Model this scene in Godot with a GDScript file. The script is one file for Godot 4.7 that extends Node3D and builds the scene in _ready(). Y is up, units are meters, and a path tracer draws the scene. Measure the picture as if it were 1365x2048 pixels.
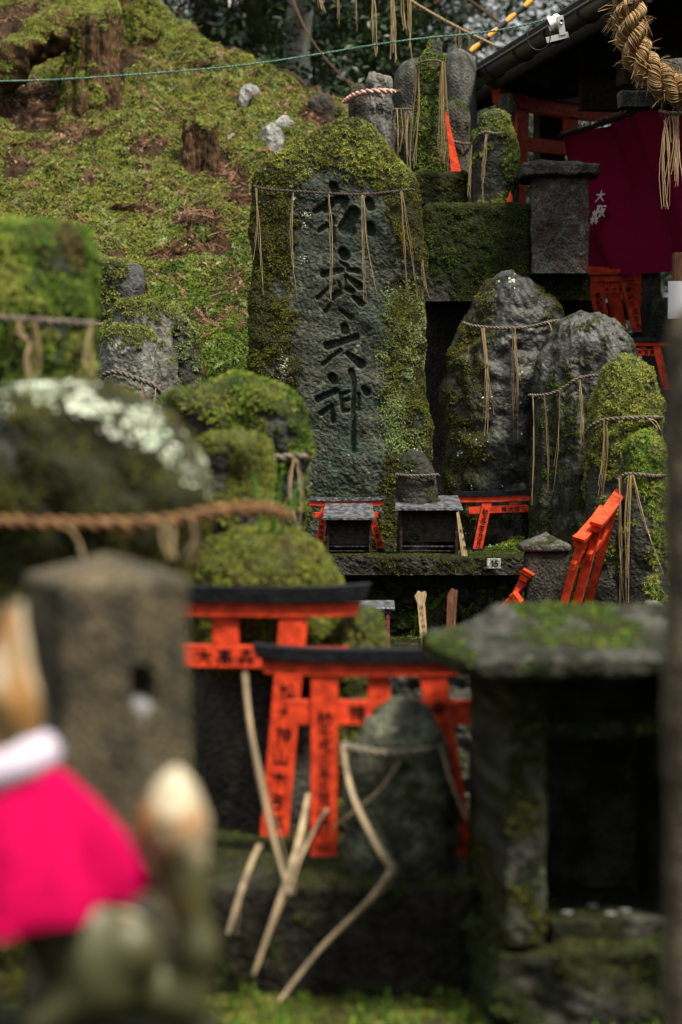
extends Node3D
# A mossy shrine ground: carved stone slabs, boulders bound with straw rope, small vermilion gates, a stone fox.
# Units are metres, y is up. The viewer stands at EYE and looks along -z.

const F := 4821.3            # focal length in photograph pixels
const EYE := Vector3(0, 0.95, 0)
const PITCH := deg_to_rad(-1.5)

var rng := RandomNumberGenerator.new()
var noise := FastNoiseLite.new()
var ridge := FastNoiseLite.new()
var cell := FastNoiseLite.new()
var mats := {}
var tufts := {}
var taken := {}

# ---------------------------------------------------------------- small helpers
func P(px: float, py: float, d: float) -> Vector3:
	# the point of the place that lies d metres in front of the viewer in the direction of (px, py)
	var fw := Vector3(0, sin(PITCH), -cos(PITCH))
	var up := Vector3(0, cos(PITCH), sin(PITCH))
	return EYE + (fw + Vector3.RIGHT * ((px - 682.5) / F) + up * ((1024.0 - py) / F)) * d

func sm(a: float, b: float, x: float) -> float:
	return smoothstep(a, b, x)

func nz(p: Vector3, f: float, s := 0.0) -> float:
	return noise.get_noise_3d(p.x * f + s * 17.3, p.y * f - s * 9.1, p.z * f + s * 5.7)

func rz(p: Vector3, f: float, s := 0.0) -> float:
	return ridge.get_noise_3d(p.x * f + s * 13.3, p.y * f + s * 7.1, p.z * f - s * 3.7)

func numbered(called: String) -> String:
	var k: int = taken.get(called, -1) + 1
	taken[called] = k
	return called if k == 0 else "%s_%03d" % [called, k]

func tag(o: Node3D, label: String, category: String, group := "", kind := "") -> void:
	if label != "": o.set_meta("label", label)
	if category != "": o.set_meta("category", category)
	if group != "": o.set_meta("group", group)
	if kind != "": o.set_meta("kind", kind)

func thing(called: String, label: String, category: String, at: Vector3, group := "") -> Node3D:
	var o := Node3D.new()
	o.name = numbered(called)
	add_child(o)
	o.position = at
	tag(o, label, category, group)
	return o

func part(parent: Node3D, called: String, mesh: Mesh, mat: Material, at := Vector3.ZERO) -> MeshInstance3D:
	var o := MeshInstance3D.new()
	o.name = called
	o.mesh = mesh
	o.material_override = mat
	o.position = at
	parent.add_child(o, true)
	return o

func setting(called: String, mesh: Mesh, mat: Material, label: String, category: String) -> MeshInstance3D:
	var o := MeshInstance3D.new()
	o.name = numbered(called)
	o.mesh = mesh
	o.material_override = mat
	add_child(o)
	tag(o, label, category, "", "structure")
	return o

# ---------------------------------------------------------------- materials
func noise_tex(freq: float, oct: int, lo: Color, hi: Color, size := 512, kind := FastNoiseLite.TYPE_SIMPLEX_SMOOTH, sd := 1) -> NoiseTexture2D:
	var n := FastNoiseLite.new()
	n.noise_type = kind
	n.frequency = freq
	n.fractal_octaves = oct
	n.seed = sd
	var t := NoiseTexture2D.new()
	t.noise = n
	t.width = size
	t.height = size
	t.seamless = true
	var g := Gradient.new()
	g.set_color(0, lo)
	g.set_color(1, hi)
	t.color_ramp = g
	return t

func mat(called: String, c: Color, rough: float, vc := false) -> StandardMaterial3D:
	var m := StandardMaterial3D.new()
	m.resource_name = called
	m.albedo_color = c.linear_to_srgb()
	m.roughness = rough
	m.vertex_color_use_as_albedo = vc
	mats[called] = m
	return m

func tri(m: StandardMaterial3D, scale: float, albedo: Texture2D, height: Texture2D, depth: float) -> void:
	m.uv1_triplanar = true
	m.uv1_scale = Vector3.ONE * scale
	m.uv1_triplanar_sharpness = 3.0
	if albedo: m.albedo_texture = albedo
	if height:
		m.heightmap_enabled = true
		m.heightmap_texture = height
		m.heightmap_scale = depth

func make_materials() -> void:
	var grain := noise_tex(0.045, 5, Color(0.52, 0.52, 0.52), Color(1, 1, 1), 512, FastNoiseLite.TYPE_SIMPLEX_SMOOTH, 3)
	var speck := noise_tex(0.16, 3, Color(0.35, 0.35, 0.37), Color(1, 1, 1), 512, FastNoiseLite.TYPE_VALUE_CUBIC, 4)
	var bump := noise_tex(0.05, 6, Color.BLACK, Color.WHITE, 512, FastNoiseLite.TYPE_SIMPLEX_SMOOTH, 5)
	var pits := noise_tex(0.11, 4, Color.BLACK, Color.WHITE, 512, FastNoiseLite.TYPE_VALUE_CUBIC, 6)
	var m := mat("stone", Color(0.47, 0.47, 0.45), 0.75, true)
	tri(m, 2.2, grain, bump, 0.55)
	m = mat("wet_stone", Color(0.46, 0.46, 0.46), 0.6, true)
	tri(m, 2.0, grain, bump, 0.4)
	m = mat("granite", Color(0.55, 0.55, 0.53), 0.8, true)
	tri(m, 3.0, speck, pits, 0.45)
	m = mat("soil", Color(0.75, 0.75, 0.75), 0.95, true)
	tri(m, 1.5, grain, bump, 0.8)
	m = mat("bark", Color(0.8, 0.8, 0.8), 0.92, true)
	tri(m, 1.6, grain, bump, 0.6)
	m.uv1_scale = Vector3(4.0, 0.7, 4.0)
	m = mat("moss", Color.WHITE, 0.8, true)
	m.backlight_enabled = true
	m.backlight = Color(0.55, 0.55, 0.55)
	m.metallic_specular = 0.25
	m = mat("lichen", Color.WHITE, 0.95, true)
	m.metallic_specular = 0.2
	m = mat("leaf", Color.WHITE, 0.36, true)
	m.backlight_enabled = true
	m.backlight = Color(0.5, 0.5, 0.5)
	m = mat("litter", Color.WHITE, 0.85, true)
	var worn := noise_tex(0.022, 6, Color(0.60, 0.58, 0.60), Color(1, 1, 1), 512, FastNoiseLite.TYPE_SIMPLEX_SMOOTH, 8)
	m = mat("vermilion", Color(0.84, 0.072, 0.020), 0.55)
	tri(m, 2.5, worn, bump, 0.08)
	m = mat("black_lacquer", Color(0.012, 0.013, 0.016), 0.4)
	tri(m, 2.5, worn, bump, 0.12)
	m = mat("ink", Color(0.012, 0.008, 0.008), 0.7)
	m = mat("grey_tin", Color(0.20, 0.22, 0.25), 0.42)
	tri(m, 3.0, noise_tex(0.02, 5, Color(0.35, 0.33, 0.32), Color(1, 1, 1), 512, FastNoiseLite.TYPE_SIMPLEX_SMOOTH, 21), bump, 0.3)
	m.metallic = 0.35
	m = mat("dark_wood", Color(0.035, 0.026, 0.02), 0.7)
	tri(m, 2.0, grain, bump, 0.4)
	m = mat("board_grey", Color(0.055, 0.05, 0.042), 0.75)
	tri(m, 2.0, grain, bump, 0.4)
	m = mat("pale_wood", Color(0.55, 0.43, 0.27), 0.7)
	tri(m, 1.0, noise_tex(0.02, 5, Color(0.72, 0.66, 0.58), Color(1, 1, 1), 512, FastNoiseLite.TYPE_SIMPLEX_SMOOTH, 12), bump, 0.3)
	m.uv1_scale = Vector3(9, 0.8, 9)
	m = mat("brown_wood", Color(0.24, 0.10, 0.04), 0.75)
	tri(m, 1.0, noise_tex(0.03, 5, Color(0.45, 0.42, 0.4), Color(1, 1, 1), 512, FastNoiseLite.TYPE_SIMPLEX_SMOOTH, 13), bump, 0.4)
	m.uv1_scale = Vector3(9, 0.8, 9)
	m = mat("purple_wood", Color(0.16, 0.02, 0.035), 0.6)
	tri(m, 3.0, worn, bump, 0.2)
	m = mat("straw", Color.WHITE, 0.75, true)
	m.metallic_specular = 0.35
	m = mat("rope_fibre", Color.WHITE, 0.9, true)
	m = mat("bib", Color(0.31, 0.0012, 0.046), 0.85)
	m = mat("curtain", Color(0.13, 0.0025, 0.026), 0.9)
	tri(m, 4.0, noise_tex(0.3, 2, Color(0.8, 0.8, 0.8), Color(1, 1, 1), 256, FastNoiseLite.TYPE_VALUE, 15), null, 0.0)
	m.backlight_enabled = true
	m.backlight = Color(0.25, 0.25, 0.25)
	m = mat("print_grey", Color(0.42, 0.40, 0.40), 0.85)
	m = mat("collar", Color(0.40, 0.37, 0.46), 0.85)
	m = mat("statue", Color.WHITE, 0.55, true)
	m = mat("paper", Color(0.62, 0.64, 0.70), 0.7)
	m = mat("white_plate", Color(0.62, 0.63, 0.60), 0.6)
	tri(m, 9.0, noise_tex(0.03, 5, Color(0.30, 0.30, 0.27), Color(1, 1, 1), 256, FastNoiseLite.TYPE_SIMPLEX_SMOOTH, 17), null, 0)
	m = mat("cable", Color(0.035, 0.16, 0.11), 0.35)
	m = mat("white_china", Color(0.75, 0.75, 0.72), 0.2)
	m = mat("bracket", Color(0.40, 0.41, 0.40), 0.45)
	m.metallic = 0.6
	m = mat("gutter", Color(0.022, 0.022, 0.024), 0.45)
	m = mat("roof_tin", Color(0.03, 0.03, 0.032), 0.6)
	m = mat("yellow_tape", Color(0.60, 0.30, 0.03), 0.5)
	m = mat("black_tape", Color(0.015, 0.015, 0.015), 0.5)
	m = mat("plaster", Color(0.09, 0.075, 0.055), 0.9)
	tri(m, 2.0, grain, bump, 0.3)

func dull() -> void:
	# weathered stone, soil and wood hardly gleam; only the wet boulders and the paint do
	var gleam := {"stone": 0.28, "granite": 0.22, "soil": 0.12, "bark": 0.15, "curtain": 0.08, "black_lacquer": 0.26, "dark_wood": 0.15, "board_grey": 0.2, "wet_stone": 0.40, "plaster": 0.1, "roof_tin": 0.2, "gutter": 0.3, "bib": 0.12, "litter": 0.15, "ink": 0.15, "rope_fibre": 0.2, "vermilion": 0.32, "leaf": 0.36}
	for q in gleam: mats[q].metallic_specular = gleam[q]

# ---------------------------------------------------------------- mesh building
class Shape:
	var v := PackedVector3Array()
	var n := PackedVector3Array()
	var c := PackedColorArray()
	var i := PackedInt32Array()
	var mask := PackedFloat32Array()
	func mesh() -> ArrayMesh:
		var a := []
		a.resize(Mesh.ARRAY_MAX)
		a[Mesh.ARRAY_VERTEX] = v
		if n.size() == v.size(): a[Mesh.ARRAY_NORMAL] = n
		if c.size() == v.size(): a[Mesh.ARRAY_COLOR] = c
		a[Mesh.ARRAY_INDEX] = i
		var m := ArrayMesh.new()
		m.add_surface_from_arrays(Mesh.PRIMITIVE_TRIANGLES, a)
		return m
	func smooth() -> void:
		n.resize(v.size())
		n.fill(Vector3.ZERO)
		for k in range(0, i.size(), 3):
			var a := i[k]
			var b := i[k + 1]
			var d := i[k + 2]
			var f := (v[d] - v[a]).cross(v[b] - v[a])
			n[a] += f
			n[b] += f
			n[d] += f
		for k in n.size():
			n[k] = n[k].normalized() if n[k].length_squared() > 1e-20 else Vector3.UP
	func quad(a: int, b: int, d: int, e: int) -> void:
		# corners in clockwise order seen from outside
		i.append_array(PackedInt32Array([a, b, d, a, d, e]))
	func flat_quad(a: Vector3, b: Vector3, d: Vector3, e: Vector3, col := Color.WHITE) -> void:
		var k := v.size()
		var f := (e - a).cross(b - a).normalized()
		if f == Vector3.ZERO: f = (d - a).cross(b - a).normalized()
		v.append_array(PackedVector3Array([a, b, d, e]))
		for q in 4:
			n.append(f)
			c.append(col)
		i.append_array(PackedInt32Array([k, k + 1, k + 2, k, k + 2, k + 3]))
	func tri3(a: Vector3, b: Vector3, d: Vector3, col := Color.WHITE) -> void:
		var k := v.size()
		var f := (d - a).cross(b - a).normalized()
		v.append_array(PackedVector3Array([a, b, d]))
		for q in 3:
			n.append(f)
			c.append(col)
		i.append_array(PackedInt32Array([k, k + 1, k + 2]))

func bevel_box(s: Shape, size: Vector3, at: Vector3, bev := 0.002, basis := Basis.IDENTITY, col := Color.WHITE) -> void:
	# a box with chamfered edges
	var h := size * 0.5
	bev = minf(bev, minf(h.x, minf(h.y, h.z)) * 0.6)
	var axes := [Vector3.RIGHT, Vector3.UP, Vector3.BACK]
	var pt := func(fx: int, sg: int, u: float, w: float) -> Vector3:
		var a: int = (fx + 1) % 3
		var b: int = (fx + 2) % 3
		var p := Vector3.ZERO
		p[fx] = h[fx] * sg
		p[a] = u * (h[a] - bev)
		p[b] = w * (h[b] - bev)
		return at + basis * p
	for fx in 3:
		for sg in [-1, 1]:
			var q := [pt.call(fx, sg, -1, -1), pt.call(fx, sg, 1, -1), pt.call(fx, sg, 1, 1), pt.call(fx, sg, -1, 1)]
			if sg > 0: s.flat_quad(q[0], q[3], q[2], q[1], col)
			else: s.flat_quad(q[0], q[1], q[2], q[3], col)
	# edges
	for fx in 3:
		var a: int = (fx + 1) % 3
		var b: int = (fx + 2) % 3
		for sa in [-1, 1]:
			for sb in [-1, 1]:
				var e := []
				for k in [-1, 1]:
					var p := Vector3.ZERO
					p[fx] = k * (h[fx] - bev)
					p[a] = sa * h[a]
					p[b] = sb * (h[b] - bev)
					var r := p
					r[a] = sa * (h[a] - bev)
					r[b] = sb * h[b]
					e.append([at + basis * p, at + basis * r])
				if sa * sb < 0: s.flat_quad(e[0][0], e[0][1], e[1][1], e[1][0], col)
				else: s.flat_quad(e[0][0], e[1][0], e[1][1], e[0][1], col)
	for sx in [-1, 1]:
		for sy in [-1, 1]:
			for sz in [-1, 1]:
				var a := at + basis * Vector3(sx * h.x, sy * (h.y - bev), sz * (h.z - bev))
				var b := at + basis * Vector3(sx * (h.x - bev), sy * h.y, sz * (h.z - bev))
				var d := at + basis * Vector3(sx * (h.x - bev), sy * (h.y - bev), sz * h.z)
				if sx * sy * sz > 0: s.tri3(a, d, b, col)
				else: s.tri3(a, b, d, col)

func box_part(parent: Node3D, called: String, size: Vector3, at: Vector3, m: Material, bev := 0.002, basis := Basis.IDENTITY) -> MeshInstance3D:
	var s := Shape.new()
	bevel_box(s, size, Vector3.ZERO, bev, basis)
	return part(parent, called, s.mesh(), m, at)

func tube(s: Shape, pts: Array, radii: Array, sides := 6, col := Color.WHITE, cols: Array = [], capped := true) -> void:
	var base := s.v.size()
	var cnt := pts.size()
	var side := Vector3.ZERO
	for k in cnt:
		var t: Vector3 = (pts[mini(k + 1, cnt - 1)] - pts[maxi(k - 1, 0)]).normalized()
		if side == Vector3.ZERO:
			side = t.cross(Vector3.UP if absf(t.y) < 0.9 else Vector3.RIGHT).normalized()
		side = (side - t * side.dot(t)).normalized()
		var up := t.cross(side)
		var r: float = radii[k] if radii.size() > 1 else radii[0]
		for j in sides:
			var a := TAU * j / sides
			var o := side * cos(a) + up * sin(a)
			s.v.append(pts[k] + o * r)
			s.n.append(o)
			s.c.append(cols[k] if cols.size() else col)
	for k in cnt - 1:
		for j in sides:
			var a := base + k * sides + j
			var b := base + k * sides + (j + 1) % sides
			s.quad(a, a + sides, b + sides, b)
	if capped:
		for k in [0, cnt - 1]:
			var o := s.v.size()
			s.v.append(pts[k])
			s.n.append((pts[0] - pts[1]).normalized() if k == 0 else (pts[cnt - 1] - pts[cnt - 2]).normalized())
			s.c.append(cols[k] if cols.size() else col)
			for j in sides:
				var a: int = base + k * sides + j
				var b: int = base + k * sides + (j + 1) % sides
				if k == 0: s.i.append_array(PackedInt32Array([o, b, a]))
				else: s.i.append_array(PackedInt32Array([o, a, b]))

func spline(pts: Array, per := 8) -> Array:
	var out := []
	for k in pts.size() - 1:
		var a = pts[maxi(k - 1, 0)]
		var b = pts[k]
		var d = pts[k + 1]
		var e = pts[mini(k + 2, pts.size() - 1)]
		for j in per:
			out.append((b as Vector3).cubic_interpolate(d, a, e, float(j) / per))
	out.append(pts[-1])
	return out

# ---------------------------------------------------------------- lofted stones
func row_at(rows: Array, t: float) -> Array:
	# rows: [y, centre x, half width, half depth, centre z]; smooth interpolation over t in 0..1 by height
	var y: float = lerpf(rows[0][0], rows[-1][0], t)
	for k in rows.size() - 1:
		if y >= rows[k + 1][0] or k == rows.size() - 2:
			var u := clampf((y - rows[k][0]) / (rows[k + 1][0] - rows[k][0] - 1e-9), 0, 1)
			var a: Array = rows[maxi(k - 1, 0)]
			var b: Array = rows[k]
			var c: Array = rows[k + 1]
			var d: Array = rows[mini(k + 2, rows.size() - 1)]
			var out := [y]
			for q in range(1, 5):
				var lin := lerpf(b[q], c[q], u)
				var cub := cubic_interpolate(b[q], c[q], a[q], d[q], u)
				out.append(lerpf(lin, cub, 0.6))
			return out
	return rows[-1]

func loft(rows: Array, o: Dictionary) -> Shape:
	# o: levels, front, back, n (squareness), amp, freq, fine, rough ridges, seed, carve(Callable)
	var s := Shape.new()
	var L: int = o.get("levels", 56)
	var nf: int = o.get("front", 44)
	var nb: int = o.get("back", 18)
	var n: float = o.get("n", 2.4)
	var amp: float = o.get("amp", 0.012)
	var freq: float = o.get("freq", 5.0)
	var fine: float = o.get("fine", 0.003)
	var crag: float = o.get("crag", 0.0)
	var sd: float = o.get("seed", 1.0)
	var bow: float = clampf((n - 2.2) / 3.0, 0.0, 0.75)
	var ring := nf + nb
	var out := PackedVector2Array()
	for j in ring:
		var t: float
		var fx: float
		var sg: float
		if j < nf:
			t = -1.0 + 2.0 * j / nf
			sg = 1.0
		else:
			t = 1.0 - 2.0 * (j - nf) / nb
			sg = -1.0
		fx = lerpf(sin(t * PI / 2), t, bow)
		out.append(Vector2(fx, sg * pow(maxf(0.0, 1.0 - pow(absf(fx), n)), 1.0 / n)))
	var top_round: float = o.get("round", 0.35)
	for k in L + 1:
		var t := float(k) / L
		t = lerpf(t, t * t, top_round)
		var r := row_at(rows, t)
		for j in ring:
			var p := Vector3(r[1] + out[j].x * r[2], r[0], r[4] + out[j].y * r[3])
			s.v.append(p)
	var cap := s.v.size()
	s.v.append(Vector3(rows[0][1], rows[0][0] + 0.15 * minf(rows[0][2], 0.02), rows[0][4]))
	for k in L:
		for j in ring:
			var a := k * ring + j
			var b := k * ring + (j + 1) % ring
			s.quad(a, b, b + ring, a + ring)
	for j in ring:
		s.i.append_array(PackedInt32Array([cap, (j + 1) % ring, j]))
	s.smooth()
	var carve = o.get("carve")
	for k in s.v.size():
		var p := s.v[k]
		var h := amp * nz(p, freq, sd) * 1.6 + fine * nz(p, freq * 7.0, sd + 3)
		if crag > 0: h -= crag * maxf(0.0, rz(p, freq * 1.3, sd) - 0.15)
		if o.has("groove"): h += o.groove * nz(Vector3(p.x * 3.0, p.y * o.get("stretch", 0.5), p.z * 3.0), freq * 2.0, sd + 8)
		s.v[k] = p + s.n[k] * h
		if carve: s.v[k].z -= carve.call(p)
		if o.has("tilt"): s.v[k].y -= o.tilt * p.z * sm(rows[0][0] * 0.75, rows[0][0], p.y)
		if o.has("jag"): s.v[k].y += o.jag * sm(rows[0][0] * 0.8, rows[0][0], p.y) * 2.0 * nz(Vector3(p.x, 0, p.z), 14.0, sd + 9)
	s.smooth()
	return s

func mixc(a: Color, b: Color, t: float) -> Color:
	return a.lerp(b, clampf(t, 0, 1))

func paint(s: Shape, o: Dictionary) -> void:
	# colours of stone, stains, lichen and moss bed at each vertex; the mask says where moss grows
	var c1: Color = o.get("stone", Color(0.075, 0.078, 0.07))
	var c2: Color = o.get("stone2", Color(0.14, 0.145, 0.13))
	var lich: Color = o.get("lichen", Color(0.42, 0.46, 0.38))
	var la: float = o.get("lichen_amount", 0.0)
	var bed: Color = o.get("bed", Color(0.042, 0.052, 0.013) if o.get("pal", "sun") in ["sun", "vivid"] else Color(0.032, 0.038, 0.011))
	var cover: float = o.get("moss", 0.5)
	var upb: float = o.get("moss_up", 0.5)
	var mfreq: float = o.get("moss_freq", 7.0)
	var sd: float = o.get("seed", 1.0)
	var where = o.get("where")
	s.c.resize(s.v.size())
	s.mask.resize(s.v.size())
	var lo := Vector3.INF
	var hi := -Vector3.INF
	for p in s.v:
		lo = lo.min(p)
		hi = hi.max(p)
	for k in s.v.size():
		var p := s.v[k]
		var a := nz(p, 6.0, sd + 2) * 0.9 + nz(p, 31.0, sd + 4) * 0.7
		var col := mixc(c1, c2, 0.5 + a)
		if o.has("mottle"): col = mixc(col, o.mottle, sm(-0.05, 0.35, nz(p, o.get("mottle_freq", 14.0), sd + 21)))
		var f := (p - lo) / (hi - lo)
		if la > 0:
			var l := nz(p, 14.0, sd + 11) + 0.45 * nz(p, 60.0, sd + 12)
			col = mixc(col, lich, sm(0.62 - la, 0.72 - la, l))
		var m := cover + upb * (s.n[k].y - 0.35) + 0.85 * nz(p, mfreq, sd + 5) + 0.40 * nz(p, mfreq * 4.5, sd + 6)
		if where: m += where.call(f, s.n[k])
		m = sm(0.14, 0.32, m)
		s.mask[k] = m
		s.c[k] = mixc(col, mixc(bed, bed * 1.8, 0.5 + nz(p, 25.0, sd + 7)), m)

func cushion(s: Shape, high: float, sd: float) -> void:
	# moss grows in raised cushions: swell the surface where it lies, more in some clumps than in others
	for k in s.v.size():
		if s.mask[k] > 0.02:
			var p := s.v[k]
			s.v[k] = p + s.n[k] * s.mask[k] * high * (0.25 + clampf(nz(p, 13.0, sd + 31) * 1.6 + 0.5, 0, 1.3) + 0.45 * nz(p, 34.0, sd + 32))
	s.smooth()

func rock(called: String, label: String, category: String, d: float, rows_px: Array, o: Dictionary, group := "") -> Node3D:
	# rows_px: [py, left px, right px] of the outline, top first; d is the distance of its middle
	var depth: float = o.get("depth", 0.12)
	var wide := 0.0
	var rows := []
	for r in rows_px:
		wide = maxf(wide, r[2] - r[1])
	var low := P((rows_px[-1][1] + rows_px[-1][2]) * 0.5, rows_px[-1][0], d)
	var gy: float = o.get("ground", ground_at(low.x, low.z)) - 0.03
	var base := Vector3(low.x, gy, low.z)
	for r in rows_px:
		var a := P(r[1], r[0], d)
		var b := P(r[2], r[0], d)
		var w: float = (b.x - a.x) * 0.5
		rows.append([a.y - base.y, (a.x + b.x) * 0.5 - base.x, w, depth * pow((r[2] - r[1]) / wide, o.get("taper", 0.6)), o.get("lean", 0.0) * (a.y - base.y)])
	if rows[-1][0] > 0.02:
		var q: Array = rows[-1].duplicate()
		q[0] = 0.0
		q[2] *= 1.03
		rows.append(q)
	else:
		rows[-1][0] = minf(rows[-1][0], 0.0)
	var s := loft(rows, o)
	paint(s, o)
	cushion(s, o.get("cushion", 0.006), o.get("seed", 1.0))
	var t := thing(called, label, category, base, group)
	part(t, o.get("body", "stone"), s.mesh(), mats[o.get("mat", "stone")])
	if o.get("moss", 0.5) > -5 and o.get("dens", 9000.0) > 0:
		scatter(t, "moss", s, o.get("dens", 9000.0), o.get("tuft", "fine"), o.get("size", Vector2(0.006, 0.012)), o.get("pal", "sun"), int(o.get("seed", 1)))
	if o.has("flakes"):
		var fm := PackedFloat32Array()
		fm.resize(s.v.size())
		var fw = o.get("flake_where")
		var lo := Vector3.INF
		var hi := -Vector3.INF
		for p in s.v:
			lo = lo.min(p)
			hi = hi.max(p)
		for k in s.v.size():
			var x := nz(s.v[k], 11.0, 40.0 + o.get("seed", 1)) + 0.3 * nz(s.v[k], 45.0, 41)
			if fw: x += fw.call((s.v[k] - lo) / (hi - lo), s.n[k])
			fm[k] = sm(0.28, 0.4, x)
		var keep := s.mask
		s.mask = fm
		scatter(t, "lichen", s, o.flakes, "flake", o.get("flake_size", Vector2(0.006, 0.014)), "lichen", 77)
		s.mask = keep
	return t

# ---------------------------------------------------------------- moss, lichen, leaves scattered as real small pieces
const PAL := {
	"sun": [Color(0.10, 0.072, 0.028), Color(0.20, 0.225, 0.035), Color(0.14, 0.180, 0.025), Color(0.235, 0.240, 0.055), Color(0.085, 0.095, 0.020), Color(0.16, 0.20, 0.04)],
	"slope": [Color(0.11, 0.080, 0.034), Color(0.235, 0.260, 0.048), Color(0.160, 0.200, 0.034), Color(0.300, 0.295, 0.075), Color(0.100, 0.105, 0.024), Color(0.20, 0.235, 0.052)],
	"deep": [Color(0.045, 0.085, 0.012), Color(0.032, 0.060, 0.011), Color(0.075, 0.105, 0.018), Color(0.05, 0.05, 0.015)],
	"vivid": [Color(0.085, 0.060, 0.022), Color(0.055, 0.105, 0.013), Color(0.088, 0.160, 0.018), Color(0.150, 0.205, 0.028), Color(0.20, 0.215, 0.045)],
	"olive": [Color(0.105, 0.095, 0.016), Color(0.075, 0.070, 0.014), Color(0.125, 0.130, 0.020), Color(0.055, 0.048, 0.014)],
	"pale": [Color(0.20, 0.26, 0.10), Color(0.15, 0.21, 0.06), Color(0.25, 0.30, 0.14), Color(0.12, 0.16, 0.03)],
	"lichen": [Color(0.50, 0.58, 0.46), Color(0.40, 0.48, 0.37), Color(0.62, 0.66, 0.56), Color(0.32, 0.41, 0.30)],
	"leaf": [Color(0.010, 0.022, 0.007), Color(0.016, 0.034, 0.009), Color(0.008, 0.017, 0.007), Color(0.026, 0.048, 0.012)],
	"canopy": [Color(0.030, 0.060, 0.015), Color(0.045, 0.085, 0.020), Color(0.022, 0.045, 0.014)],
	"litter": [Color(0.135, 0.070, 0.042), Color(0.095, 0.052, 0.034), Color(0.185, 0.115, 0.075), Color(0.07, 0.036, 0.024), Color(0.24, 0.165, 0.115)],
	"blade": [Color(0.10, 0.20, 0.02), Color(0.07, 0.15, 0.02), Color(0.15, 0.22, 0.03)],
}

func blade(s: Shape, root: Vector3, dir: Vector3, length: float, width: float, bend: float) -> void:
	var side := dir.cross(Vector3.UP)
	if side.length() < 0.05: side = dir.cross(Vector3.RIGHT)
	side = side.normalized() * width * 0.5
	var mid := root + dir * length * 0.55 + Vector3.UP * bend * length * 0.15
	var tip := root + dir * length - Vector3.UP * bend * length * 0.25
	var nn := side.cross(dir).normalized()
	if nn.y < 0: nn = -nn
	var k := s.v.size()
	s.v.append_array(PackedVector3Array([root - side * 0.6, root + side * 0.6, mid - side, mid + side, tip]))
	for q in 5:
		s.n.append(nn)
		s.c.append(Color.WHITE)
	s.i.append_array(PackedInt32Array([k, k + 2, k + 1, k + 1, k + 2, k + 3, k + 2, k + 4, k + 3]))

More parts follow.
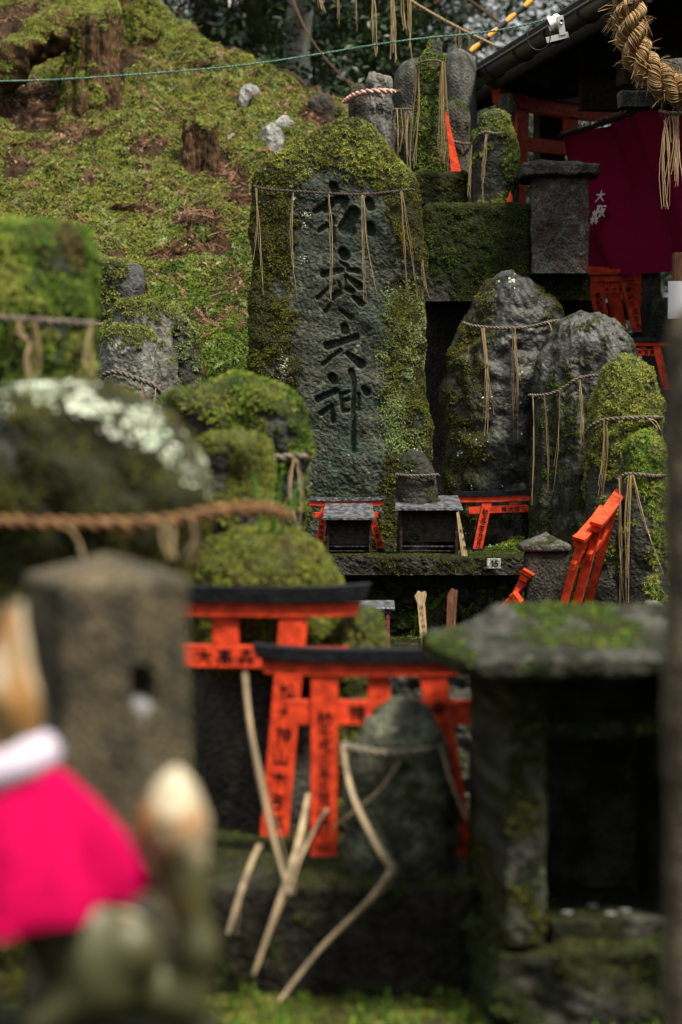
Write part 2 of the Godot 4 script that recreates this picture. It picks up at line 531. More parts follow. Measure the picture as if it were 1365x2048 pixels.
func make_tufts() -> void:
	var r := RandomNumberGenerator.new()
	r.seed = 5
	for kind in ["fine", "shaggy", "flake", "leaf", "dead", "grass", "needle", "twig"]:
		tufts[kind] = []
		for v in (3 if kind != "leaf" else 2):
			var s := Shape.new()
			match kind:
				"fine":
					for k in 9:
						var a := TAU * k / 9.0 + r.randf() * 0.6
						var e := r.randf_range(0.3, 1.25)
						blade(s, Vector3(r.randf_range(-.35, .35), -0.15, r.randf_range(-.35, .35)), Vector3(cos(a) * cos(e), sin(e), sin(a) * cos(e)), r.randf_range(0.7, 1.15), 0.34, 0.5)
				"shaggy":
					for k in 8:
						var a := TAU * k / 8.0 + r.randf()
						var e := r.randf_range(0.0, 0.9)
						blade(s, Vector3(r.randf_range(-.3, .3), -0.1, r.randf_range(-.3, .3)), Vector3(cos(a) * cos(e), sin(e), sin(a) * cos(e)), r.randf_range(1.0, 1.9), 0.24, 1.2)
				"flake":
					for k in 4:
						var a := TAU * k / 4.0 + r.randf()
						var o := Vector3(cos(a), 0, sin(a)) * 0.5
						var w := Vector3(-sin(a), 0, cos(a)) * 0.5
						s.flat_quad(Vector3(0, 0.08, 0), o * 0.9 - w + Vector3.UP * r.randf_range(0.05, 0.3), o * 1.9 + Vector3.UP * r.randf_range(0.1, 0.4), o * 0.9 + w + Vector3.UP * r.randf_range(0.05, 0.3))
				"leaf":
					# a spray of five pointed leaves on one twig
					for k in 5:
						var a := TAU * k / 5.0 + r.randf_range(-.4, .4)
						var e := r.randf_range(-0.5, 0.6)
						var dir := Vector3(cos(a) * cos(e), sin(e), sin(a) * cos(e))
						var w := dir.cross(Vector3.UP).normalized() * r.randf_range(0.17, 0.24)
						var fold := Vector3.UP * 0.06
						var root := dir * 0.12
						s.flat_quad(root, root + dir * 0.45 - w + fold, root + dir * 1.0 - Vector3.UP * 0.12, root + dir * 0.45)
						s.flat_quad(root, root + dir * 0.45, root + dir * 1.0 - Vector3.UP * 0.12, root + dir * 0.45 + w + fold)
				"dead":
					var c := r.randf_range(0.2, 0.5)
					s.flat_quad(Vector3(-1, 0.02, 0), Vector3(-0.2, c, 0.45), Vector3(1, 0.1, 0), Vector3(0, 0.0, 0))
					s.flat_quad(Vector3(-1, 0.02, 0), Vector3(0, 0.0, 0), Vector3(1, 0.1, 0), Vector3(0.1, c * 0.8, -0.45))
				"grass":
					for k in 7:
						var a := r.randf() * TAU
						var e := r.randf_range(0.7, 1.4)
						blade(s, Vector3(r.randf_range(-.2, .2), 0, r.randf_range(-.2, .2)), Vector3(cos(a) * cos(e), sin(e), sin(a) * cos(e)), r.randf_range(0.6, 1.2), 0.09, 0.9)
				"twig":
					var a := Vector3(-1, 0, 0)
					var b := Vector3(r.randf_range(-.2, .2), r.randf_range(.02, .12), r.randf_range(-.2, .2))
					tube(s, [a, b, Vector3(1, r.randf_range(0, .15), r.randf_range(-.15, .15))], [0.035, 0.03, 0.015], 4, Color.WHITE, [], false)
					tube(s, [b, b + Vector3(0.4, 0.1, r.randf_range(-.5, .5))], [0.022, 0.01], 3, Color.WHITE, [], false)
				"needle":
					for k in 14:
						var x := -1.0 + k * 0.15
						var sg := 1.0 if k % 2 else -1.0
						blade(s, Vector3(x, 0, 0), Vector3(0.75, r.randf_range(-.1, .35), sg * 0.65).normalized(), 0.45 * (1.2 - absf(x) * 0.4), 0.07, 0.3)
					blade(s, Vector3(-1.1, 0, 0), Vector3.RIGHT, 2.3, 0.06, 0.0)
			tufts[kind].append(s.mesh())

func copies(parent: Node3D, called: String, kind: String, trs: Array, cols: PackedColorArray, m: Material) -> void:
	# three variants of a piece, each one MultiMesh
	var vs: Array = tufts[kind]
	for v in vs.size():
		var idx := range(v, trs.size(), vs.size())
		if idx.is_empty(): continue
		var mm := MultiMesh.new()
		mm.transform_format = MultiMesh.TRANSFORM_3D
		mm.use_colors = true
		mm.mesh = vs[v]
		mm.instance_count = idx.size()
		for q in idx.size():
			mm.set_instance_transform(q, trs[idx[q]])
			mm.set_instance_color(q, cols[idx[q]])
		var o := MultiMeshInstance3D.new()
		o.name = called
		o.multimesh = mm
		o.material_override = m
		o.set_meta("kind", "stuff")
		parent.add_child(o, true)

func scatter(parent: Node3D, called: String, s: Shape, dens: float, kind: String, size: Vector2, pal: String, sd: int, face_cam := true) -> void:
	var r := RandomNumberGenerator.new()
	r.seed = 1000 + sd
	var trs := []
	var cols := PackedColorArray()
	var pp: Array = PAL[pal]
	var off := parent.position
	var eye := EYE - off
	for k in range(0, s.i.size(), 3):
		var a := s.i[k]
		var b := s.i[k + 1]
		var c := s.i[k + 2]
		var m := (s.mask[a] + s.mask[b] + s.mask[c]) / 3.0
		if m < 0.04: continue
		var nn := (s.n[a] + s.n[b] + s.n[c]).normalized()
		if face_cam and nn.dot((eye - s.v[a]).normalized()) < -0.35: continue
		var cr := (s.v[b] - s.v[a]).cross(s.v[c] - s.v[a])
		var want := cr.length() * 0.5 * dens * m * (1.0 if kind == "flake" else 1.35)
		var cnt := int(want) + (1 if r.randf() < want - int(want) else 0)
		for q in cnt:
			var u := r.randf()
			var w := r.randf()
			if u + w > 1.0:
				u = 1.0 - u
				w = 1.0 - w
			var p := s.v[a] + (s.v[b] - s.v[a]) * u + (s.v[c] - s.v[a]) * w
			var up := (nn + Vector3(r.randf_range(-.5, .5), r.randf_range(-.2, .5), r.randf_range(-.5, .5)) * 0.8).normalized()
			if kind == "flake": up = (nn + Vector3(r.randf_range(-.2, .2), r.randf_range(-.2, .2), r.randf_range(-.2, .2))).normalized()
			var x := up.cross(Vector3(r.randf_range(-1, 1), r.randf_range(-1, 1), r.randf_range(-1, 1))).normalized()
			if x.length() < 0.5: x = up.cross(Vector3(0.3, 0.2, 0.9)).normalized()
			var z := x.cross(up)
			var clump := 0.80 + 0.8 * nz(p + off, 8.0, 60 + sd)
			var sc := r.randf_range(size.x, size.y) * (0.82 if kind != "flake" else 1.0) * (0.7 + 0.3 * m) * clampf(clump, 0.5, 1.4)
			trs.append(Transform3D(x * sc, up * sc, z * sc, p))
			var g := (nz(p + off, 3.5, 50 + sd) + 0.6 * nz(p + off, 17.0, 55 + sd)) * 0.85 + 0.62 + r.randf_range(-.22, .22)
			g = clampf(g, 0.0, 0.999) * (pp.size() - 1)
			var col: Color = pp[int(g)].lerp(pp[int(g) + 1], g - int(g))
			cols.append(col * r.randf_range(0.6, 1.35))
	copies(parent, called, kind, trs, cols, mats["lichen"] if kind == "flake" else mats["moss"])

# ---------------------------------------------------------------- brush lettering
const KANJI := {
	"dai": "10,38 90,38;50,8 50,38 38,65 10,95;52,42 66,70 92,94",
	"kami": "22,5 30,15;8,25 42,25 14,58;27,42 27,98;34,48 42,58;52,22 52,72;52,22 92,22 92,72;52,72 92,72;52,46 92,46;72,4 72,98",
	"matsu": "5,30 45,30;25,5 25,98;24,34 6,66;27,38 44,58;62,12 48,45;74,10 96,44;70,45 54,86 86,82;80,66 92,92",
	"ishi": "8,14 92,14;50,14 12,62;32,50 32,92;32,50 84,50 84,92;32,92 84,92",
	"hou": "20,16 80,16;14,32 86,32;6,48 94,48;50,4 48,32 10,72;52,34 90,70;30,64 70,64;26,78 74,78;50,54 50,99",
	"nou": "28,5 12,28 34,28;36,18 10,52 40,48;25,50 25,96;10,64 6,84;36,62 42,76;54,28 54,96;54,28 94,28 94,92 86,96;74,6 74,40 58,66;74,42 90,66",
	"hei": "14,12 86,12;28,24 36,42;72,24 62,42;6,54 94,54;50,12 50,98",
	"sei": "20,24 88,24;20,24 18,66 6,94;20,48 44,48 42,74 34,74;56,6 62,50 78,84 94,94 94,78;84,44 60,80 44,94;72,8 84,16",
	"nen": "28,4 12,30;24,18 88,18;28,42 82,42;28,42 28,66;4,66 96,66;54,18 54,99",
	"gatsu": "28,8 28,60 12,96;28,8 80,8 80,94 68,92;28,34 80,34;28,58 80,58",
	"kichi": "10,20 90,20;50,3 50,46;20,46 80,46;24,60 24,96;24,60 76,60 76,96;24,94 76,94",
	"nichi": "26,8 26,94;26,8 76,8 76,94;26,50 76,50;26,92 76,92",
	"san": "16,18 84,18;22,50 78,50;8,86 92,86",
	"go": "12,12 88,12;48,12 36,88;18,46 76,46 72,88;4,90 96,90",
	"yama": "50,8 50,88;14,38 14,88;86,38 86,94;14,88 86,88",
	"ki": "8,30 92,30;50,4 50,98;48,34 10,80;52,34 92,80",
	"mori": "28,15 72,15;50,2 50,46;48,18 26,42;52,18 76,42;4,60 48,60;26,48 26,98;25,62 4,88;28,62 46,82;52,60 98,60;75,48 75,98;74,62 54,86;77,62 98,88",
	"saka": "10,8 10,98;10,8 36,8 20,38 38,58 20,62;50,14 94,14;54,14 52,60 42,96;58,38 88,38 70,78 48,98;64,52 80,80 96,98",
	"take": "50,2 50,14;8,16 92,16;30,28 70,28 70,42 30,42 30,28;14,96 14,54 86,54 86,94;36,66 64,66 64,84 36,84 36,66",
	"tama": "18,14 82,14;22,48 78,48;8,90 92,90;50,14 50,90;64,64 76,78",
}

func write_char(s: Shape, key: String, at: Vector3, right: Vector3, down: Vector3, size: float, w := 0.075, lift := 0.0012) -> void:
	# brush strokes as thin raised ribbons on a face; at is the upper corner of the character's square
	var nn := down.cross(right).normalized() * -1.0
	nn = right.cross(down).normalized() * -1.0
	for st in String(KANJI[key]).split(";"):
		var pts := []
		for q in st.split(" "):
			var xy := q.split_floats(",")
			pts.append(Vector2(xy[0], xy[1]) / 100.0)
		for k in pts.size() - 1:
			var a: Vector2 = pts[k]
			var b: Vector2 = pts[k + 1]
			var dir := (b - a).normalized()
			var sd := Vector2(-dir.y, dir.x)
			var w0 := w * (0.75 if k == 0 else 1.0)
			var w1 := w * (0.45 if k == pts.size() - 2 and absf(dir.x * dir.y) > 0.2 else 0.95)
			a -= dir * w * 0.4
			b += dir * w * 0.3
			var q := []
			for e in [a - sd * w0 * .5, b - sd * w1 * .5, b + sd * w1 * .5, a + sd * w0 * .5]:
				q.append(at + right * e.x * size + down * e.y * size + nn * lift)
			var i0 := s.v.size()
			s.v.append_array(PackedVector3Array(q))
			for e in 4:
				s.n.append(nn)
				s.c.append(Color.WHITE)
			s.quad(i0, i0 + 1, i0 + 2, i0 + 3)

# ---------------------------------------------------------------- ropes and straws
func rope_mesh(pts: Array, r: float, pitch: float, cols: Array, sd := 1, fray := 0) -> ArrayMesh:
	# two strands twisted round each other along a line
	var s := Shape.new()
	var rr := RandomNumberGenerator.new()
	rr.seed = sd
	var line := []
	var total := 0.0
	for k in pts.size() - 1:
		total += (pts[k + 1] as Vector3).distance_to(pts[k])
	var step := pitch / 7.0
	var cnt := int(total / step)
	var cv := Curve3D.new()
	cv.bake_interval = step
	for p in pts: cv.add_point(p)
	for k in cnt + 1:
		line.append(cv.sample_baked(total * k / cnt))
	for strand in 2:
		var sp := []
		var sc := []
		var side := Vector3.ZERO
		var rad := []
		for k in line.size():
			var t: Vector3 = (line[mini(k + 1, cnt)] - line[maxi(k - 1, 0)]).normalized()
			if side == Vector3.ZERO: side = t.cross(Vector3.UP if absf(t.y) < .9 else Vector3.RIGHT).normalized()
			side = (side - t * side.dot(t)).normalized()
			var a := TAU * k / 7.0 + PI * strand
			sp.append(line[k] + (side * cos(a) + t.cross(side) * sin(a)) * r * 0.48)
			sc.append((cols[0] as Color).lerp(cols[1], clampf(0.5 + 0.9 * noise.get_noise_2d(k * 3.0, strand * 40.0 + sd), 0, 1)))
			rad.append(r * 0.56 * (1.0 + 0.2 * noise.get_noise_2d(k * 9.0, sd)))
		tube(s, sp, rad, 5, Color.WHITE, sc)
	for k in fray:
		var p: Vector3 = line[rr.randi() % line.size()]
		var dir := Vector3(rr.randf_range(-1, 1), rr.randf_range(-1, .6), rr.randf_range(-.4, 1)).normalized()
		tube(s, [p, p + dir * r * 1.5, p + dir * r * rr.randf_range(2, 4) + Vector3.DOWN * r], [r * 0.09, r * 0.07, r * 0.03], 3, cols[1], [], false)
	return s.mesh()

func rope(label: String, px: Array, r: float, straws: Array, o := {}, group := "straw ropes tied round the stones") -> Node3D:
	# px: [x, y, d] along the rope; straws: [x, y, d, x2, y2, d2] hanging stalks
	var at := P(px[0][0], px[0][1], px[0][2])
	var t := thing(o.get("called", "straw_rope"), label, "rope", at, group)
	var pts := []
	for q in px: pts.append(P(q[0], q[1], q[2]) - at)
	var cols: Array = o.get("cols", [Color(0.05, 0.043, 0.035), Color(0.17, 0.145, 0.115)])
	part(t, "cord", rope_mesh(spline(pts, 6), r, r * 4.2, cols, px.size() * 7 + int(px[0][0]), o.get("fray", 10)), mats.rope_fibre)
	var rr := RandomNumberGenerator.new()
	rr.seed = int(px[0][0]) + int(px[0][1]) * 3
	for q in straws:
		var a := P(q[0], q[1], q[2]) - at
		var b := P(q[3], q[4], q[5]) - at
		part(t, "straw", straw_mesh(a, b, o.get("straw_r", 0.0016), rr.randf_range(-.012, .012), q[6] if q.size() > 6 else 0, rr), mats.straw)
	return t

const STRAW := [Color(0.30, 0.215, 0.11), Color(0.21, 0.145, 0.07), Color(0.36, 0.28, 0.16), Color(0.13, 0.09, 0.045)]

func straw_mesh(a: Vector3, b: Vector3, r: float, bow: float, tone: int, rr: RandomNumberGenerator) -> ArrayMesh:
	# two to four ragged stalks folded over the rope, each with its own bend, length and colour
	var s := Shape.new()
	var side := (b - a).cross(Vector3.BACK).normalized()
	var cnt := 2 + rr.randi() % 3
	for twin in cnt:
		var pts := []
		var rad := []
		var cols := []
		var c0: Color = STRAW[(tone + rr.randi() % 3) % 4]
		var c1: Color = STRAW[(tone + 1 + rr.randi() % 3) % 4]
		var reach := rr.randf_range(0.72, 1.04) if twin else 1.0
		var fan := (twin - (cnt - 1) * 0.5) * r * rr.randf_range(0.9, 2.2)
		var kink := rr.randf_range(-0.006, 0.006)
		var at := rr.randf_range(0.3, 0.7)
		for k in 13:
			var t := k / 12.0
			var wob := 0.0025 * noise.get_noise_2d(k * 17.0, twin * 50.0 + a.y * 700.0)
			pts.append(a.lerp(b, t * reach) + side * (bow * sin(t * PI) + fan * (0.2 + t * 1.1) + kink * (1.0 - absf(t - at) * 2.0) + wob) + Vector3.BACK * r * twin * 0.8)
			rad.append(r * lerpf(0.95, 0.5, t) * rr.randf_range(0.8, 1.15) * (1.0 if twin == 0 else 0.75))
			cols.append(c0.lerp(c1, t * t) * (0.7 + 0.55 * absf(noise.get_noise_2d(k * 23.0, a.x * 900.0 + twin * 9.0))))
		tube(s, pts, rad, 4, Color.WHITE, cols)
	return s.mesh()

# ---------------------------------------------------------------- small shrine gates
func prism(s: Shape, poly: PackedVector2Array, z0: float, z1: float, bev := 0.0) -> void:
	# a polygon in x, y (clockwise seen from +z) pushed from z0 to z1
	var idx := Geometry2D.triangulate_polygon(poly)
	for e in [[z1, 1], [z0, -1]]:
		for k in range(0, idx.size(), 3):
			var a := Vector3(poly[idx[k]].x, poly[idx[k]].y, e[0])
			var b := Vector3(poly[idx[k + 1]].x, poly[idx[k + 1]].y, e[0])
			var c := Vector3(poly[idx[k + 2]].x, poly[idx[k + 2]].y, e[0])
			var nn := (c - a).cross(b - a)
			if nn.z * e[1] < 0: s.tri3(a, c, b)
			else: s.tri3(a, b, c)
	for k in poly.size():
		var p := poly[k]
		var q := poly[(k + 1) % poly.size()]
		s.flat_quad(Vector3(p.x, p.y, z1), Vector3(p.x, p.y, z0), Vector3(q.x, q.y, z0), Vector3(q.x, q.y, z1))

func torii(label: String, g: Dictionary, group: String) -> Node3D:
	# a gate measured in its own plane (x right, y up, metres, feet at y = 0)
	# g: w (top beam length), h, legs [[x top, x foot], ...], leg_w, t (thickness), tie_y, tie_h, tie_w, beam_h, cap_h, text_tie, text_legs, cap_mat
	var t := thing("torii_gate", label, "torii", Vector3.ZERO, group)
	var w: float = g.w
	var h: float = g.h
	var th: float = g.t
	var cap: float = g.cap_h
	var bm: float = g.beam_h
	var lift: float = g.get("lift", 0.03) * w
	var top := PackedVector2Array()
	var bot := PackedVector2Array()
	for k in 13:
		var x := -0.5 + k / 12.0
		var y := lift * pow(absf(x) * 2.0, 3.0)
		top.append(Vector2(x * w, h + y))
		bot.append(Vector2(x * w * 0.965, h - cap + y * 0.9))
	bot.reverse()
	var poly := top.duplicate()
	poly.append_array(bot)
	var s := Shape.new()
	prism(s, poly, -th * 0.85, th * 0.85)
	part(t, "top_beam", s.mesh(), mats[g.get("cap_mat", "black_lacquer")])
	s = Shape.new()
	top = PackedVector2Array()
	bot = PackedVector2Array()
	for k in 13:
		var x := -0.5 + k / 12.0
		var y := lift * pow(absf(x) * 2.0, 3.0) * 0.55
		top.append(Vector2(x * w * 0.93, h - cap - 0.0015 + y))
		bot.append(Vector2(x * w * 0.905, h - cap - bm + y))
	bot.reverse()
	poly = top.duplicate()
	poly.append_array(bot)
	prism(s, poly, -th * 0.6, th * 0.6)
	part(t, "under_beam", s.mesh(), mats.vermilion)
	var lw: float = g.leg_w
	var y1 := h - cap - bm + lift * 0.05
	var foot: float = g.get("foot", 0.035)
	for L in g.legs:
		s = Shape.new()
		prism(s, PackedVector2Array([Vector2(L[0] - lw * .5, y1), Vector2(L[0] + lw * .5, y1), Vector2(L[1] + lw * .5, foot), Vector2(L[1] - lw * .5, foot)]), -th * 0.5, th * 0.5)
		part(t, "leg", s.mesh(), mats.vermilion)
		s = Shape.new()
		bevel_box(s, Vector3(lw * 1.12, foot * 0.72, th * 1.15), Vector3(L[1], foot * 0.63, 0), 0.002)
		bevel_box(s, Vector3(lw * 1.9, foot * 0.3, th * 1.9), Vector3(L[1], foot * 0.15, 0), 0.002)
		part(t, "foot", s.mesh(), mats.black_lacquer)
	s = Shape.new()
	var tx: float = g.get("tie_x", 0.0)
	bevel_box(s, Vector3(g.tie_w, g.tie_h, th * 0.72), Vector3(tx, g.tie_y, 0), 0.0015)
	part(t, "tie_beam", s.mesh(), mats.vermilion)
	s = Shape.new()
	var mid: float = (g.legs[0][0] + g.legs[1][0]) * 0.5
	var sh: float = y1 - (g.tie_y + g.tie_h * .5)
	bevel_box(s, Vector3(lw * g.get("strut", 0.95), sh, th * 0.7), Vector3(mid, y1 - sh * .5, 0), 0.0015)
	part(t, "strut", s.mesh(), mats.vermilion)
	s = Shape.new()
	var words: Array = g.get("text_tie", [])
	var cs: float = g.tie_h * 0.72
	for k in words.size():
		var x0: float = mid + (k - (words.size() - 1) * .5) * cs * 1.25 - cs * .5
		write_char(s, words[k], Vector3(x0, g.tie_y + cs * .5, th * 0.36), Vector3.RIGHT, Vector3.DOWN, cs, 0.12)
	for q in g.get("text_legs", []):
		var L: Array = g.legs[q[0]]
		var cw: float = lw * q[3] if q.size() > 3 else lw * 0.7
		var ws: Array = q[2]
		var from: float = q[1]
		var down := Vector3(L[1] - L[0], foot - y1, 0).normalized()
		var rt := Vector3(-down.y, down.x, 0)
		var full := (y1 - foot) / absf(down.y)
		var pitch: float = (full * (0.97 - from)) / ws.size()
		for k in ws.size():
			var p := Vector3(L[0], y1, th * 0.5) + down * (full * from + k * pitch + (pitch - cw) * 0.5)
			write_char(s, ws[k], p - rt * cw * .5, rt, down, cw, 0.11)
	if s.v.size(): part(t, "inscription", s.mesh(), mats.ink)
	return t

# ---------------------------------------------------------------- terrain
const FOOT := [[4.12, 0.16], [5.0, 0.28], [6.0, 0.45], [7.5, 0.80], [8.6, 1.12]]

func hill_curve(d: float) -> float:
	if d <= 4.12: return 0.16
	for k in FOOT.size() - 1:
		if d <= FOOT[k + 1][0]:
			return lerpf(FOOT[k][1], FOOT[k + 1][1], (d - FOOT[k][0]) / (FOOT[k + 1][0] - FOOT[k][0]))
	return 0.95 + (98.0 + (d - 8.6) * 181.8) / F * d

func ground_at(x: float, z: float) -> float:
	var d := -z
	var flat := 0.0
	if d > 4.14: flat = 0.16
	if d > 6.3: flat = lerpf(0.16, 0.30, sm(6.3, 7.0, d))
	if d > 8.14: flat = 0.575
	if d < 4.14: return 0.0
	var edge := -0.42
	if d > 8.2: edge = lerpf(-0.42, 0.02, sm(8.2, 10.0, d))
	var w := 1.0 - sm(edge, edge + (0.10 if d < 8.7 else 0.42), x)
	var crest := 11.91 - 0.925 * clampf(x, -3.0, 0.6)
	var h := hill_curve(minf(d, crest))
	if d > crest: h -= 0.35 * pow(d - crest, 1.25)
	return lerpf(flat, maxf(h, flat * 0.9), w)

func px_of(p: Vector3) -> Vector2:
	var q := p - EYE
	var fw := Vector3(0, sin(PITCH), -cos(PITCH))
	var up := Vector3(0, cos(PITCH), sin(PITCH))
	var d := q.dot(fw)
	return Vector2(682.5 + q.x / d * F, 1024.0 - q.dot(up) / d * F)

func on_hill(px: float, py: float) -> Vector3:
	# the point of the hillside seen in that direction
	var d := 8.7
	for k in 60:
		var p := P(px, py, d)
		if p.y <= hill_y(p.x, p.z): return p
		d += 0.09
	return P(px, py, 8.6 + (800.0 - py) / 181.8)

func hill_y(x: float, z: float) -> float:
	var p := Vector3(x, 0, z)
	return ground_at(x, z) + 0.10 * nz(p, 1.3, 2) + 0.07 * nz(p, 3.2, 3) + 0.050 * nz(p, 8.0, 4) + 0.012 * nz(p, 24.0, 5) - 0.015

const BARE := [[50, 230, 120, 60], [130, 280, 90, 40], [70, 60, 140, 60], [100, 190, 80, 40], [560, 330, 40, 30], [290, 295, 60, 26], [190, 365, 70, 30], [430, 330, 50, 50], [345, 512, 55, 22], [250, 120, 40, 30], [400, 440, 70, 25], [480, 380, 40, 40], [470, 560, 40, 60], [30, 340, 50, 30], [640, 235, 60, 40], [420, 500, 60, 30], [300, 420, 30, 18]]

func build_hill() -> void:
	var s := Shape.new()
	var nx := 210
	var nd := 330
	for k in nd + 1:
		var d := 7.6 + 6.6 * k / nd
		for j in nx + 1:
			var x := -2.9 + 3.75 * j / nx
			s.v.append(Vector3(x, hill_y(x, -d), -d))
	for k in nd:
		for j in nx:
			var a := k * (nx + 1) + j
			s.quad(a, a + nx + 1, a + nx + 2, a + 1)
	s.smooth()
	s.c.resize(s.v.size())
	s.mask.resize(s.v.size())
	var litter := PackedFloat32Array()
	litter.resize(s.v.size())
	for k in s.v.size():
		var p := s.v[k]
		var q := px_of(p)
		var bare := 0.0
		for b in BARE:
			bare = maxf(bare, 1.0 - Vector2((q.x - b[0]) / b[2], (q.y - b[1]) / b[3]).length())
		bare = clampf(bare * 1.6, 0, 1)
		var m := 0.78 + 0.85 * nz(p, 2.6, 20) + 0.5 * nz(p, 9.0, 21) - 0.75 * bare + 0.25 * nz(p, 30.0, 23)
		m = sm(0.28, 0.52, m)
		s.mask[k] = m
		litter[k] = clampf(1.0 - m + 0.16, 0, 1) * sm(-0.25, 0.2, nz(p, 5.0, 24))
		var soil := mixc(Color(0.030, 0.021, 0.013), Color(0.080, 0.054, 0.034), 0.5 + nz(p, 12.0, 22) + 0.5 * nz(p, 50.0, 25))
		s.c[k] = mixc(soil, Color(0.026, 0.032, 0.009), m)
	cushion(s, 0.016, 29.0)
	var h := setting("hillside", s.mesh(), mats.soil, "mossy green slope strewn with brown leaf litter behind the stones", "hillside")
	# the lower slope beside the slab grows a deeper green moss than the crest
	var whole := s.mask.duplicate()
	for green in 2:
		for k in whole.size():
			var low := sm(430, 600, px_of(s.v[k]).y + 170.0 * nz(s.v[k], 3.5, 27) + 60.0 * nz(s.v[k], 15.0, 28))
			s.mask[k] = whole[k] * (low if green else 1.0 - low)
		scatter(h, "moss", s, 15000.0, "fine", Vector2(0.006, 0.017), "vivid" if green else "slope", 3 + green, false)
	s.mask = whole
	var tall := s.mask.duplicate()
	for k in tall.size(): s.mask[k] = tall[k] * sm(0.05, 0.3, nz(s.v[k], 6.0, 26))
	scatter(h, "moss", s, 2500.0, "shaggy", Vector2(0.009, 0.016), "pale", 6, false)
	s.mask = tall
	var keep := s.mask
	s.mask = litter
	dead_leaves(h, s, 2100.0)
	s.mask = keep

func dead_leaves(parent: Node3D, s: Shape, dens: float) -> void:
	var r := RandomNumberGenerator.new()
	r.seed = 91
	for kind in ["dead", "needle", "twig"]:
		var trs := []
		var cols := PackedColorArray()
		for k in range(0, s.i.size(), 3):
			var a := s.i[k]
			var m := s.mask[a]
			if m < 0.05 or s.v[a].y < 0.9: continue
			var want := (s.v[s.i[k + 1]] - s.v[a]).cross(s.v[s.i[k + 2]] - s.v[a]).length() * 0.5 * (dens if kind == "dead" else (dens * 0.5 if kind == "needle" else dens * 0.16)) * m
			if r.randf() > want: continue
			var p := s.v[a].lerp(s.v[s.i[k + 1]], r.randf()) + Vector3.UP * 0.006
			var sc := r.randf_range(0.006, 0.015) if kind == "dead" else (r.randf_range(0.018, 0.045) if kind == "needle" else r.randf_range(0.03, 0.09))
			var up := (s.n[a] + Vector3(r.randf_range(-.5, .5), r.randf_range(-.2, .4), r.randf_range(-.5, .5))).normalized()
			var x := up.cross(Vector3(r.randf_range(-1, 1), 0.2, r.randf_range(-1, 1))).normalized()
			trs.append(Transform3D(x * sc, up * sc, x.cross(up) * sc, p))
			var pp: Array = PAL.litter
			cols.append(pp[r.randi() % (5 if kind == "dead" else 4)] * r.randf_range(0.7, 1.15))
		copies(parent, {"dead": "leaf_litter", "needle": "cedar_litter", "twig": "twig_litter"}[kind], kind, trs, cols, mats.litter)

func build_ground() -> void:
	var s := Shape.new()
	var xs := []
	var ds := []
	for k in 61: xs.append(-24.0 + 48.0 * k / 60.0 if k < 20 or k > 40 else -8.0 + 16.0 * (k - 20) / 20.0)
	var d := -12.0
	while d < 60.0:
		ds.append(d)
		d += 0.06 if d > 3.9 and d < 4.4 else (0.25 if d > 2 and d < 15 else 1.5)
	for q in ds:
		for x in xs:
			var y := ground_at(x, -q)
			if q > 8.0 and q < 14.3: y = minf(y, ground_at(x, -q) - 0.25) if x > -2.9 and x < 0.85 else y
			if absf(x) > 4.0: y += 0.0
			s.v.append(Vector3(x, y, -q))
	var n: int = xs.size()
	for k in ds.size() - 1:
		for j in n - 1:
			var a := k * n + j
			s.quad(a, a + n, a + n + 1, a + 1)
	s.smooth()
	s.c.resize(s.v.size())
	for k in s.v.size():
		s.c[k] = mixc(Color(0.022, 0.020, 0.012), Color(0.045, 0.040, 0.024), 0.5 + nz(s.v[k], 3.0, 30))
	var g := setting("ground", s.mesh(), mats.soil, "dark earth of the shrine yard, moss at its front edge", "ground")
	# the mossy strip of earth before the stone step
	var t := Shape.new()
	for k in 31:
		for j in 121:
			var x := -1.3 + 2.6 * j / 120.0
			var dd := 3.2 + 0.9 * k / 30.0
			t.v.append(Vector3(x, 0.012 + 0.012 * nz(Vector3(x, 0, dd), 6.0, 31) + 0.005 * nz(Vector3(x, 0, dd), 25.0, 32), -dd))
	for k in 30:
		for j in 120:
			var a := k * 121 + j
			t.quad(a, a + 121, a + 122, a + 1)
	t.smooth()
	paint(t, {"stone": Color(0.05, 0.038, 0.02), "stone2": Color(0.10, 0.075, 0.04), "moss": 0.45, "moss_up": 0.2, "seed": 33})
	var e := setting("mossy_path", t.mesh(), mats.soil, "strip of mossy earth in front of the low stone step", "path")
	scatter(e, "moss", t, 9000.0, "fine", Vector2(0.006, 0.013), "sun", 34)
	# the yard between step and ledge, patched with moss
	t = Shape.new()
	for k in 61:
		for j in 71:
			var x := -0.40 + 1.9 * j / 70.0
			var dd := 4.9 + 3.2 * k / 60.0
			t.v.append(Vector3(x, ground_at(x, -dd) + 0.012 + 0.03 * nz(Vector3(x, 0, dd), 3.0, 36) + 0.012 * nz(Vector3(x, 0, dd), 11.0, 37), -dd))
	for k in 60:
		for j in 70:
			var a := k * 71 + j
			t.quad(a, a + 71, a + 72, a + 1)
	t.smooth()
	paint(t, {"stone": Color(0.018, 0.016, 0.010), "stone2": Color(0.04, 0.036, 0.024), "moss": -0.25, "moss_up": 0.4, "seed": 38})
	var y := setting("yard_ground", t.mesh(), mats.soil, "dark mossy ground between the low step and the ledge", "ground")
	scatter(y, "moss", t, 4000.0, "fine", Vector2(0.006, 0.013), "deep", 39)
	var r := RandomNumberGenerator.new()
	r.seed = 35
	var trs := []
	var cols := PackedColorArray()
	for k in 420:
		var sc := r.randf_range(0.012, 0.035)
		var b := Basis(Vector3.UP, r.randf() * TAU).scaled(Vector3.ONE * sc)
		trs.append(Transform3D(b, Vector3(r.randf_range(-.7, .7), 0.014, -r.randf_range(3.75, 4.12))))
		cols.append((PAL.blade[r.randi() % 3] as Color) * r.randf_range(0.6, 1.1))
	copies(e, "grass", "grass", trs, cols, mats.moss)

